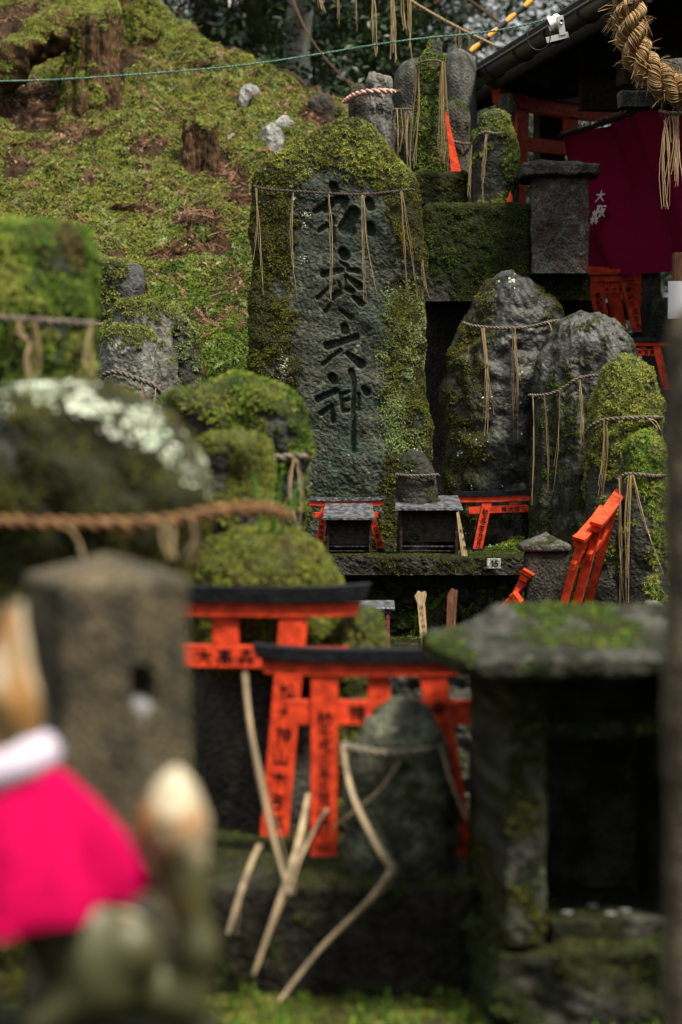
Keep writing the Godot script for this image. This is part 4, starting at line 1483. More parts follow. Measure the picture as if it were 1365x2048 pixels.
# ---------------------------------------------------------------- the scene
func _ready() -> void:
	# camera
	var cam := Camera3D.new()
	cam.name = "camera"
	add_child(cam)
	cam.position = EYE
	cam.rotation.x = PITCH
	var lens := CameraAttributesPhysical.new()
	lens.frustum_focal_length = 56.5
	lens.frustum_focus_distance = 8.4
	lens.frustum_near = 0.05
	lens.frustum_far = 200.0
	lens.exposure_aperture = 2.2
	cam.attributes = lens
	cam.fov = rad_to_deg(2.0 * atan(12.0 / 56.5))
	cam.near = 0.05
	cam.far = 200.0
	cam.current = true
	# sky
	var env := Environment.new()
	env.background_mode = Environment.BG_SKY
	var sky := ProceduralSkyMaterial.new()
	sky.sky_top_color = Color(0.97, 0.97, 0.96)
	sky.sky_horizon_color = Color(0.66, 0.67, 0.68)
	sky.sky_curve = 0.35
	sky.ground_bottom_color = Color(0.06, 0.055, 0.045)
	sky.ground_horizon_color = Color(0.10, 0.10, 0.08)
	sky.sun_angle_max = 1.0
	var sk := Sky.new()
	sk.sky_material = sky
	env.sky = sk
	env.background_energy_multiplier = 0.31
	env.tonemap_mode = Environment.TONE_MAPPER_LINEAR
	env.tonemap_exposure = 6.3
	env.sdfgi_enabled = true
	env.ssao_enabled = true
	env.ssil_enabled = true
	var we := WorldEnvironment.new()
	we.name = "world_environment"
	we.environment = env
	add_child(we)
	# veiled sun: high in front, a little to the right
	var sun := DirectionalLight3D.new()
	sun.name = "sun"
	sun.light_energy = 0.5
	sun.light_color = Color(1.0, 0.955, 0.88)
	sun.light_angular_distance = 10.0
	sun.shadow_enabled = true
	add_child(sun)
	sun.look_at_from_position(Vector3.ZERO, Vector3(-0.36, -0.84, -0.32), Vector3.UP)

	rng.seed = 11
	noise.noise_type = FastNoiseLite.TYPE_SIMPLEX_SMOOTH
	noise.fractal_octaves = 3
	noise.frequency = 1.0
	noise.seed = 7
	ridge.noise_type = FastNoiseLite.TYPE_SIMPLEX_SMOOTH
	ridge.fractal_type = FastNoiseLite.FRACTAL_RIDGED
	ridge.fractal_octaves = 3
	ridge.frequency = 1.0
	ridge.seed = 9
	make_materials()
	dull()
	make_tufts()

	build_ground()
	build_hill()
	build_wood()
	build_hill_things()
	build_terrace()
	build_pavilion()
	build_slab()
	build_back_stones()
	build_right_stones()
	build_left_stones()
	build_ledge_things()
	build_front()
	build_fox()

func build_hill_things() -> void:
	# cut stumps
	var g := "sawn tree stumps on the mossy hill"
	var wood := {"mat": "bark", "body": "stump", "stone": Color(0.022, 0.016, 0.012), "stone2": Color(0.19, 0.115, 0.062), "n": 2.2, "groove": 0.022, "stretch": 0.10, "freq": 3.4, "jag": 0.022, "tilt": 0.45, "amp": 0.02, "fine": 0.004, "moss_up": 0.7, "pal": "sun", "round": 0.0, "tuft": "shaggy", "size": Vector2(0.007, 0.014), "bed": Color(0.045, 0.05, 0.012), "front": 90, "dens": 12000.0}
	var o := wood.duplicate()
	var p := on_hill(402, 356)
	o.merge({"depth": 0.10, "moss": -0.15, "ground": p.y - 0.08, "seed": 21, "levels": 70, "where": func(f: Vector3, n: Vector3) -> float: return 0.75 * sm(0.86, 0.96, f.y) + 0.5 * sm(0.45, 0.1, f.x) * sm(0.75, 0.3, f.y)}, true)
	rock("tree_stump", "small sawn stump with mossy top right of the hill's middle", "stump", -p.z, [[236, 372, 426], [240, 367, 436], [250, 364, 439], [290, 361, 440], [330, 358, 443], [356, 350, 450]], o, g)
	o = wood.duplicate()
	p = on_hill(190, 205)
	o.merge({"depth": 0.20, "moss": 0.08, "ground": p.y - 0.12, "seed": 22, "levels": 90, "groove": 0.028, "moss_up": 0.95, "where": func(f: Vector3, n: Vector3) -> float: return 0.7 * sm(0.84, 0.97, f.y) * sm(0.5, 0.65, f.x) + 0.35 * sm(0.86, 0.94, f.x) + 0.6 * sm(-0.2, -0.7, n.x)}, true)
	var big := rock("tree_stump", "large weathered stump with spreading mossy root at the upper left", "stump", -p.z, [[14, 172, 232], [20, 150, 240], [40, 142, 242], [90, 136, 241], [140, 130, 243], [180, 124, 248], [205, 116, 255]], o, g)
	var rs := Shape.new()
	var arm := []
	for q in [[178, 70, 0.0], [140, 52, 0.03], [100, 66, 0.06], [62, 92, 0.08], [26, 120, 0.10], [-20, 165, 0.12]]: arm.append(P(q[0], q[1], -p.z - 0.05 - q[2]) - big.position)
	tube(rs, spline(arm, 12), [0.09], 28)
	for q in rs.v.size():
		var u: Vector3 = rs.v[q]
		rs.v[q] = u + rs.n[q] * (0.05 * nz(u, 4.0, 25) + 0.02 * nz(u, 14.0, 26))
	rs.smooth()
	paint(rs, {"stone": Color(0.030, 0.020, 0.014), "stone2": Color(0.20, 0.12, 0.065), "moss": 0.3, "moss_up": 0.9, "seed": 27, "bed": Color(0.04, 0.045, 0.012)})
	part(big, "root", rs.mesh(), mats.bark)
	scatter(big, "moss", rs, 12000.0, "shaggy", Vector2(0.007, 0.014), "sun", 28)
	o = wood.duplicate()
	p = on_hill(285, 60)
	o.merge({"depth": 0.12, "moss": 0.6, "ground": p.y - 0.12, "seed": 23}, true)
	rock("tree_stump", "moss-covered stump on the hill's crest, cut by the top edge", "stump", -p.z - 0.15, [[-30, 246, 300], [-18, 240, 312], [10, 240, 318], [40, 236, 322], [62, 230, 330]], o, g)
	# pale stones lying in the moss
	var names := ["white-topped stone highest on the hill's right shoulder", "flat blue-grey stone under the highest white-topped stone", "upright whitish stone left of the slab's peak", "small grey stone beside the small stump", "grey wedge stone behind the upright whitish one", "dark stone at the hill's right end above the slab", "low brown stone at the hill's right end beside red rope", "small rounded stone in the litter below the small stump", "grey pebble-like stone near the hill's lower middle"]
	var k := 0
	for q in [[500, 192, 24, 24], [528, 228, 16, 12], [544, 284, 23, 38], [466, 288, 13, 18], [570, 262, 22, 34], [642, 222, 26, 34], [672, 232, 26, 22], [372, 402, 13, 12], [505, 505, 14, 9]]:
		p = on_hill(q[0], q[1] + q[3] * 0.7)
		rock("hill_stone", names[k], "stone", -p.z, ell(q[0], q[1], q[2], q[3]), {"depth": q[2] * 1.1 * -p.z / F, "ground": p.y - 0.02, "n": 2.8, "amp": 0.012, "freq": 9.0, "crag": 0.007, "levels": 22, "front": 26, "back": 10, "stone": Color(0.26, 0.26, 0.255) if k < 5 else Color(0.06, 0.055, 0.048), "stone2": Color(0.80, 0.80, 0.82) if k < 5 else Color(0.15, 0.12, 0.095), "moss": -0.12, "moss_up": 0.3, "seed": 30 + k, "dens": 9000.0}, "stones lying in the hill's moss")
		k += 1
	# brown cedar sprays
	var r := RandomNumberGenerator.new()
	r.seed = 19
	k = 0
	var where := ["at the left edge below the big stump", "below the big stump's root", "far left beside the bare earth", "right of the bare earth patch", "between the big stump and the crest stump", "on the slope under the wire", "under the wire near the white-topped stone", "left of the small stump's foot", "below the small stump", "above the mossy rock in a hollow", "on bare earth at the left edge", "between the small stump and the slab"]
	for q in [[55, 235, 130], [120, 262, 100], [30, 205, 90], [165, 290, 70], [268, 105, 50], [385, 138, 55], [440, 178, 45], [245, 425, 40], [400, 452, 60], [330, 518, 60], [45, 300, 60], [470, 410, 45]]:
		p = on_hill(q[0], q[1])
		var sp := Shape.new()
		var L: float = 1.3 * q[2] * -p.z / F
		var a0 := r.randf_range(-0.5, 0.9)
		for b in 15:
			var a := a0 + r.randf_range(-0.7, 0.7)
			var dir := Vector3(cos(a), r.randf_range(-.1, .25), sin(a))
			var from := Vector3(cos(a0), 0, sin(a0)) * L * r.randf_range(-.6, .3)
			var len := L * r.randf_range(0.35, 0.8)
			var col: Color = PAL.litter[r.randi() % 3] * r.randf_range(0.5, 0.85)
			tube(sp, [from, from + dir * len * .5 + Vector3.UP * 0.012, from + dir * len], [0.0022, 0.0018, 0.001], 4, col)
			for e in 22:
				var x := from + dir * len * (e / 22.0) + Vector3.UP * 0.006
				var nd := (dir + Vector3(r.randf_range(-.9, .9), r.randf_range(-.1, .9), r.randf_range(-.9, .9)) * 0.7).normalized()
				tube(sp, [x, x + nd * r.randf_range(0.012, 0.026)], [0.0013, 0.0006], 3, col * r.randf_range(0.8, 1.4), [], false)
		var t := thing("cedar_spray", "dry russet cedar spray " + where[k], "branch", p + Vector3.UP * 0.015, "fallen cedar sprays on the hill")
		part(t, "twigs", sp.mesh(), mats.litter)
		k += 1

	# bare twigs: two arched on the crest, three hanging in the wood behind
	for q in [[[[432, 148, 0], [470, 146, 0], [500, 156, 0], [516, 166, 0]], "thin dark twig arched on the hill's crest under the wire", 0.004], [[[520, 142, 0], [560, 146, 0], [592, 158, 0], [622, 176, 0]], "thin dark root arched at the foot of the pale trunk", 0.007], [[[318, 38, 0], [345, 30, 0], [362, 34, 0], [370, 46, 0]], "russet twig curling off the crest stump", 0.004],
		[[[582, -10, 13.5], [612, 60, 13.3], [650, 116, 13.2], [704, 172, 13.0]], "long bare vine slanting between the trunks", 0.008], [[[930, -6, 14.0], [965, 20, 14.0], [1000, 46, 14.0], [1024, 62, 14.0]], "bare branch slanting above the striped rope", 0.011], [[[832, 24, 15.0], [868, 8, 15.0], [905, -12, 15.0]], "bare branch crossing the pale sky gaps", 0.012]]:
		var pts := []
		for e in q[0]: pts.append(P(e[0], e[1], e[2]) if e[2] > 0 else on_hill(e[0], e[1] + 6) + Vector3.UP * 0.03)
		if q[0][0][2] == 0:
			pts[0] = pts[0] - Vector3.UP * 0.03
			pts[-1] = pts[-1] - Vector3.UP * 0.03
		var tw := Shape.new()
		var at: Vector3 = pts[0]
		var loc := []
		for e in pts: loc.append(e - at)
		var ln := spline(loc, 8)
		var rad := []
		for e in ln.size(): rad.append(q[2] * (1.0 - 0.5 * e / ln.size()))
		tube(tw, ln, rad, 6, Color(0.06, 0.036, 0.026))
		var tt := thing("bare_twig", q[1], "twig", at, "bare twigs and vines")
		part(tt, "stem", tw.mesh(), mats.litter)

func build_terrace() -> void:
	# the stone wall behind and right of the slab, course by course
	var st := Color(0.055, 0.052, 0.045)
	var st2 := Color(0.13, 0.125, 0.11)
	var g := "dressed blocks of the wall behind the slab"
	block("wall_block", "small mossy squared block under the tall moss-covered post", "stone block", 9.2, 812, 345, 938, 407, 0.34, {"stone": st, "stone2": st2, "moss": 0.62, "pal": "olive", "seed": 51, "mat": "granite"}, g)
	block("wall_block", "long green mossy block left of the capped granite pillar", "stone block", 9.05, 846, 408, 1066, 602, 0.42, {"stone": st, "stone2": st2, "moss": 0.6, "moss_up": 0.5, "pal": "deep", "seed": 52, "levels": 70, "front": 80, "dens": 11000.0, "mat": "granite", "where": func(f: Vector3, n: Vector3) -> float: return 0.35 * sm(0.2, 0.5, f.x) + 0.15 * f.y - 0.5 * sm(0.30, 0.12, f.y)}, g)
	block("wall_block", "low mossy block under the capped granite pillar", "stone block", 9.1, 1067, 548, 1182, 600, 0.40, {"stone": st, "stone2": st2, "moss": 0.62, "pal": "deep", "seed": 53, "mat": "granite"}, g)
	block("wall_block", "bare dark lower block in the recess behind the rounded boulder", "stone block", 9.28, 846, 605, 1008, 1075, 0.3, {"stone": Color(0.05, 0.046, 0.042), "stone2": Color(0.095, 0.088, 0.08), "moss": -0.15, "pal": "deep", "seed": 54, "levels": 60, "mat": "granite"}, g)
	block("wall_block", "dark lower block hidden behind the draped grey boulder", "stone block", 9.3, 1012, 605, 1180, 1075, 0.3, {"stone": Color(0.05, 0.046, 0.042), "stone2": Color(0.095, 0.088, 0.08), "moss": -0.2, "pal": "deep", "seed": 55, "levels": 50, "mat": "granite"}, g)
	# granite pillar with overhanging cap
	var t := block("capped_pillar", "rough granite pillar with an overhanging flat cap by the red curtain", "stone pillar", 9.0, 1063, 352, 1182, 546, 0.22, {"stone": Color(0.16, 0.148, 0.138), "stone2": Color(0.42, 0.40, 0.375), "moss": -0.35, "seed": 56, "amp": 0.004, "crag": 0.008, "mottle": Color(0.20, 0.13, 0.105), "mottle_freq": 9.0, "levels": 70, "front": 70, "mat": "granite", "body": "shaft", "dens": 6000.0})
	var k := 9.0 / F
	var s := loft([[0.052, 0, 0.115, 0.11, 0], [0.042, 0, 0.142, 0.14, 0], [0.02, 0, 0.146, 0.145, 0], [0.0, 0, 0.140, 0.14, 0], [-0.001, 0, 0.02, 0.02, 0]], {"n": 10.0, "round": 0.0, "levels": 26, "front": 60, "back": 16, "amp": 0.010, "freq": 9.0, "fine": 0.005})
	paint(s, {"stone": Color(0.09, 0.085, 0.08), "stone2": Color(0.26, 0.25, 0.24), "moss": -0.6, "seed": 57})
	var top := P(1121, 352, 9.0)
	part(t, "cap", s.mesh(), mats.granite, Vector3(0, top.y - t.position.y, 0))

func build_back_stones() -> void:
	var g := "upright stones on the wall behind the slab"
	rock("standing_stone", "bare grey upright stone wearing a red and white twisted rope", "stone", 9.6, [[148, 738, 772], [156, 730, 782], [175, 725, 786], [230, 722, 789], [300, 720, 792], [340, 718, 794]], {"depth": 0.07, "n": 3.2, "amp": 0.012, "freq": 8.0, "crag": 0.02, "stone": Color(0.17, 0.166, 0.162), "stone2": Color(0.42, 0.41, 0.40), "moss": -0.6, "seed": 61, "lichen_amount": 0.05}, g)
	rock("standing_stone", "brown shaded stone peeking left of the roped grey stone", "stone", 9.85, [[170, 712, 728], [185, 702, 740], [220, 696, 745], [300, 694, 748]], {"depth": 0.08, "stone": Color(0.06, 0.052, 0.042), "stone2": Color(0.12, 0.10, 0.08), "moss": 0.0, "seed": 62}, g)
	rock("standing_stone", "broad speckled stone leaning behind the tall mossy post", "stone", 9.75, [[119, 822, 846], [130, 806, 862], [155, 792, 876], [200, 787, 884], [345, 785, 890]], {"depth": 0.09, "n": 3.0, "stone": Color(0.10, 0.10, 0.08), "stone2": Color(0.32, 0.32, 0.27), "moss": 0.0, "pal": "vivid", "seed": 63, "lichen_amount": 0.1, "mat": "granite"}, g)
	rock("mossy_post", "tall narrow squared post wholly covered in green moss", "stone post", 9.3, [[80, 862, 878], [90, 856, 882], [104, 852, 884], [112, 848, 886], [126, 838, 888], [180, 834, 889], [260, 832, 890], [344, 830, 892]], {"depth": 0.06, "n": 6.0, "amp": 0.006, "moss": 0.75, "moss_up": 0.1, "pal": "vivid", "seed": 64, "levels": 90, "dens": 12000.0, "stone": Color(0.07, 0.066, 0.05), "ground": P(860, 346, 9.3).y, "where": func(f: Vector3, n: Vector3) -> float: return -0.9 * sm(0.84, 0.90, f.y)}, g)
	rock("standing_stone", "rounded brown stone behind the red board", "stone", 9.55, [[203, 898, 918], [214, 888, 932], [240, 882, 940], [300, 880, 945], [348, 880, 945]], {"depth": 0.07, "stone": Color(0.10, 0.087, 0.073), "stone2": Color(0.27, 0.24, 0.205), "moss": -0.05, "pal": "vivid", "seed": 65, "mat": "granite"}, g)
	rock("standing_stone", "grey ridged stone farthest back under the roof corner", "stone", 10.4, [[101, 908, 926], [112, 892, 946], [150, 880, 955], [260, 880, 958]], {"depth": 0.1, "n": 2.2, "stone": Color(0.20, 0.20, 0.185), "stone2": Color(0.42, 0.42, 0.39), "moss": -0.4, "seed": 66, "mat": "granite"}, g)
	rock("standing_stone", "stout mossy stone with rope on the long green block", "stone", 9.2, [[227, 976, 1000], [236, 958, 1012], [262, 950, 1018], [275, 945, 1024], [310, 944, 1032], [350, 944, 1030], [406, 948, 1022]], {"depth": 0.09, "n": 2.8, "moss": 0.35, "moss_up": 0.8, "pal": "vivid", "tuft": "shaggy", "seed": 67, "ground": P(980, 410, 9.05).y, "stone": Color(0.055, 0.06, 0.05), "where": func(f: Vector3, n: Vector3) -> float: return 0.45 * sm(0.5, 0.9, f.x)}, g)
	rock("standing_stone", "slim grey stone post in shade right of the stout mossy stone", "stone post", 10.3, [[188, 1000, 1022], [194, 997, 1026], [240, 996, 1030], [330, 996, 1034]], {"depth": 0.05, "n": 5.0, "stone": Color(0.11, 0.11, 0.10), "stone2": Color(0.25, 0.25, 0.22), "moss": -0.1, "pal": "vivid", "seed": 68, "mat": "granite"}, g)
	# ropes on them
	rope("red and white twisted rope round the bare grey upright stone", [[690, 204, 9.58], [706, 192, 9.5], [730, 184, 9.45], [760, 182, 9.44], [790, 184, 9.47]], 0.012, [], {"cols": [Color(0.30, 0.06, 0.05), Color(0.55, 0.45, 0.40)], "fray": 6})
	var r := RandomNumberGenerator.new()
	r.seed = 66
	var hang := []
	for q in 5: hang.append([794 + q * 8.0, 218, 9.52, 792 + q * 9.0 + r.randf_range(-8, 14), r.randf_range(300, 344), 9.47, 3])
	rope("dark rope with straws round the broad speckled stone", [[784, 220, 9.6], [800, 218, 9.53], [832, 219, 9.5]], 0.005, hang)
	hang = []
	for q in 5: hang.append([885 + q * 1.2, 124, 9.2, 878 + q * 5.0, r.randf_range(315, 342), 9.17, 1])
	for q in 3: hang.append([836 + q, 130, 9.23, 820 + q * 5.0, r.randf_range(320, 342), 9.2, 3])
	rope("thin rope with straws round the tall mossy post", [[836, 127, 9.238], [850, 122, 9.203], [872, 121, 9.198], [888, 126, 9.228]], 0.005, hang)
	rope("dark rope knotted round the stout mossy stone", [[942, 292, 9.148], [955, 272, 9.098], [970, 264, 9.078], [990, 267, 9.078], [1013, 266, 9.088]], 0.006, [[972, 268, 9.068, 962, 396, 9.048, 0], [976, 268, 9.068, 968, 398, 9.048, 1], [944, 290, 9.108, 938, 396, 9.088, 3]])
	rope("dark rope round the rounded brown stone behind the board", [[905, 282, 9.49], [920, 286, 9.47], [936, 288, 9.47], [943, 286, 9.50]], 0.006, [])
	# vermilion board and chip
	var t := thing("red_board", "narrow tapering vermilion board leaning beside the mossy post", "board", P(908, 343, 9.13))
	var s := Shape.new()
	var a := P(888, 232, 9.22) - t.position
	var kk := 9.13 / F
	prism(s, PackedVector2Array([Vector2(a.x, a.y), Vector2(a.x + 0.008, a.y + 0.002), Vector2(14 * kk, 0), Vector2(-5 * kk, 0)]), -0.006, 0.006)
	part(t, "board", s.mesh(), mats.vermilion)
	t = thing("red_chip", "small pointed vermilion chip by the stout mossy stone", "board", P(1020, 404, 9.04))
	s = Shape.new()
	prism(s, PackedVector2Array([Vector2(0.001, 0.042), Vector2(0.010, 0.02), Vector2(0.009, 0), Vector2(-0.012, 0)]), -0.004, 0.004)
	part(t, "board", s.mesh(), mats.vermilion)

func build_right_stones() -> void:
	var g := "roped boulders right of the slab"
	rock("roped_boulder", "large dark boulder with bare hump and mossy shoulder right of the slab", "boulder", 8.65, [[544, 1012, 1040], [552, 992, 1062], [575, 972, 1085], [605, 952, 1103], [640, 928, 1116], [690, 908, 1122], [760, 890, 1124], [850, 885, 1126], [950, 888, 1128], [1020, 898, 1134]], {"depth": 0.17, "n": 2.5, "amp": 0.026, "freq": 3.0, "crag": 0.034, "fine": 0.002, "levels": 110, "front": 90, "stone": Color(0.035, 0.038, 0.033), "stone2": Color(0.13, 0.135, 0.125), "moss": 0.22, "moss_up": 0.45, "pal": "olive", "seed": 71, "mat": "wet_stone", "lichen_amount": 0.10, "flakes": 2500.0, "flake_size": Vector2(0.003, 0.007), "flake_where": func(f: Vector3, n: Vector3) -> float: return 0.25 * sm(0.9, 1.0, f.y) - 0.2 + 0.25 * sm(0.3, 0.15, absf(f.y - 0.4)), "where": func(f: Vector3, n: Vector3) -> float: return 0.7 * sm(0.30, 0.10, f.x) + 0.5 * sm(0.35, 0.15, absf(f.x - 0.78)) * sm(0.70, 0.82, f.y) + 0.6 * sm(0.50, 0.36, f.x) * sm(0.70, 0.82, f.y) - 0.75 * sm(0.22, 0.1, absf(f.x - 0.58)) * sm(0.3, 0.5, f.y)}, g)
	rock("roped_boulder", "grey boulder with draped vertical ridges below the red gates", "boulder", 8.4, [[633, 1162, 1196], [641, 1130, 1224], [660, 1104, 1247], [690, 1086, 1263], [740, 1074, 1270], [820, 1066, 1274], [950, 1062, 1276], [1100, 1060, 1278]], {"depth": 0.17, "n": 2.6, "amp": 0.016, "groove": 0.022, "freq": 3.2, "crag": 0.006, "stretch": 0.25, "levels": 100, "front": 90, "stone": Color(0.06, 0.062, 0.058), "stone2": Color(0.20, 0.205, 0.20), "moss": 0.02, "moss_up": 0.0, "pal": "deep", "moss_freq": 16.0, "seed": 72, "mat": "wet_stone", "lichen_amount": 0.08, "where": func(f: Vector3, n: Vector3) -> float: return 0.35 * sm(0.85, 0.6, f.y) * sm(0.65, 0.35, f.x)}, g)
	rock("roped_boulder", "tall rounded stone with bright yellow-green moss cap at the right", "boulder", 8.05, [[713, 1238, 1262], [720, 1224, 1276], [738, 1208, 1292], [770, 1192, 1308], [810, 1181, 1318], [870, 1175, 1323], [980, 1170, 1326], [1210, 1165, 1332]], {"depth": 0.12, "n": 2.3, "amp": 0.012, "moss": 0.38, "moss_up": 0.55, "pal": "sun", "tuft": "shaggy", "size": Vector2(0.008, 0.015), "seed": 73, "levels": 90, "dens": 11000.0, "stone": Color(0.05, 0.047, 0.038), "where": func(f: Vector3, n: Vector3) -> float: return 0.55 * sm(0.62, 0.8, f.y) - 0.15 * sm(0.5, 0.2, f.x)}, g)
	rock("roped_boulder", "narrow mossy stone before the bright-capped one at the right", "boulder", 7.7, [[873, 1278, 1302], [882, 1262, 1314], [905, 1250, 1324], [950, 1243, 1330], [1040, 1240, 1334], [1210, 1234, 1338]], {"depth": 0.08, "n": 2.3, "amp": 0.010, "moss": 0.28, "moss_up": 0.5, "pal": "vivid", "tuft": "shaggy", "size": Vector2(0.007, 0.013), "seed": 74, "levels": 80, "dens": 11000.0, "stone": Color(0.05, 0.05, 0.04), "where": func(f: Vector3, n: Vector3) -> float: return 0.35 * sm(0.7, 0.9, f.y) + 0.3 * sm(0.4, 0.8, f.x)}, g)
	rock("roped_boulder", "small pointed stone with white lichen tip behind the altar houses", "boulder", 8.2, [[897, 826, 838], [906, 815, 850], [925, 803, 862], [950, 797, 872], [1000, 794, 878]], {"depth": 0.06, "n": 2.3, "amp": 0.008, "moss": -0.05, "moss_up": 0.0, "pal": "deep", "seed": 75, "stone": Color(0.055, 0.055, 0.05), "stone2": Color(0.12, 0.12, 0.11), "flakes": 5000.0, "flake_size": Vector2(0.003, 0.006), "flake_where": func(f: Vector3, n: Vector3) -> float: return 0.5 * sm(0.85, 1.0, f.y) - 0.25}, g)
	# their ropes
	rope("thin dark rope sagging across the carved slab with hanging straws", [[506, 372, 8.375], [540, 379, 8.355], [610, 384, 8.345], [680, 388, 8.340], [730, 389, 8.340], [790, 383, 8.355], [829, 379, 8.375]], 0.0055, [[512, 376, 8.345, 526, 590, 8.345, 0], [514, 376, 8.345, 507, 520, 8.345, 1], [587, 384, 8.335, 594, 600, 8.340, 0], [657, 388, 8.325, 661, 600, 8.330, 0], [724, 390, 8.325, 731, 605, 8.330, 0], [728, 390, 8.320, 757, 605, 8.330, 2], [803, 382, 8.345, 815, 600, 8.345, 1], [804, 382, 8.345, 835, 590, 8.355, 3], [846, 520, 8.365, 858, 598, 8.375, 3]], {"fray": 14, "cols": [Color(0.025, 0.022, 0.018), Color(0.09, 0.075, 0.06)]})
	rope("dark rope sagging round the large boulder right of the slab", [[926, 645, 8.55], [950, 652, 8.505], [1000, 656, 8.475], [1050, 655, 8.475], [1090, 646, 8.49], [1122, 640, 8.52]], 0.0065, [[963, 656, 8.48, 968, 872, 8.45, 0], [966, 656, 8.48, 974, 868, 8.45, 1], [968, 656, 8.48, 988, 830, 8.46, 3], [1026, 657, 8.45, 1029, 880, 8.43, 1], [1030, 657, 8.45, 1032, 880, 8.43, 0], [1031, 657, 8.45, 1040, 760, 8.43, 3], [1098, 646, 8.48, 1112, 690, 8.45, 0]])
	rope("dark rope looping across the grey draped boulder", [[1058, 790, 8.30], [1090, 790, 8.24], [1120, 780, 8.22], [1150, 760, 8.21], [1175, 752, 8.22], [1200, 750, 8.20]], 0.006, [[1066, 792, 8.26, 1064, 1010, 8.22, 3], [1090, 790, 8.22, 1095, 980, 8.2, 3], [1120, 780, 8.2, 1106, 985, 8.19, 1], [1158, 760, 8.2, 1160, 910, 8.18, 0], [1160, 760, 8.2, 1163, 905, 8.18, 1]])
	rope("rope round the bright moss-capped stone", [[1172, 866, 7.975], [1186, 850, 7.930], [1215, 839, 7.900], [1260, 836, 7.890], [1300, 835, 7.905], [1326, 836, 7.945]], 0.0075, [[1208, 842, 7.895, 1196, 990, 7.875, 0], [1214, 842, 7.895, 1203, 995, 7.875, 2], [1298, 838, 7.895, 1322, 862, 7.875, 0]])
	rope("rope round the narrow mossy stone with long straws", [[1236, 957, 7.638], [1255, 948, 7.608], [1280, 949, 7.598], [1310, 952, 7.608], [1330, 951, 7.638]], 0.0065, [[1238, 956, 7.608, 1240, 1210, 7.578, 0], [1243, 954, 7.598, 1247, 1210, 7.568, 1], [1258, 950, 7.588, 1252, 1210, 7.558, 0], [1266, 950, 7.588, 1328, 1150, 7.558, 1], [1262, 950, 7.588, 1254, 1205, 7.548, 3]])
	rope("rope round the small lichen-tipped stone", [[792, 948, 8.16], [815, 951, 8.135], [850, 951, 8.13], [878, 949, 8.15]], 0.0055, [])

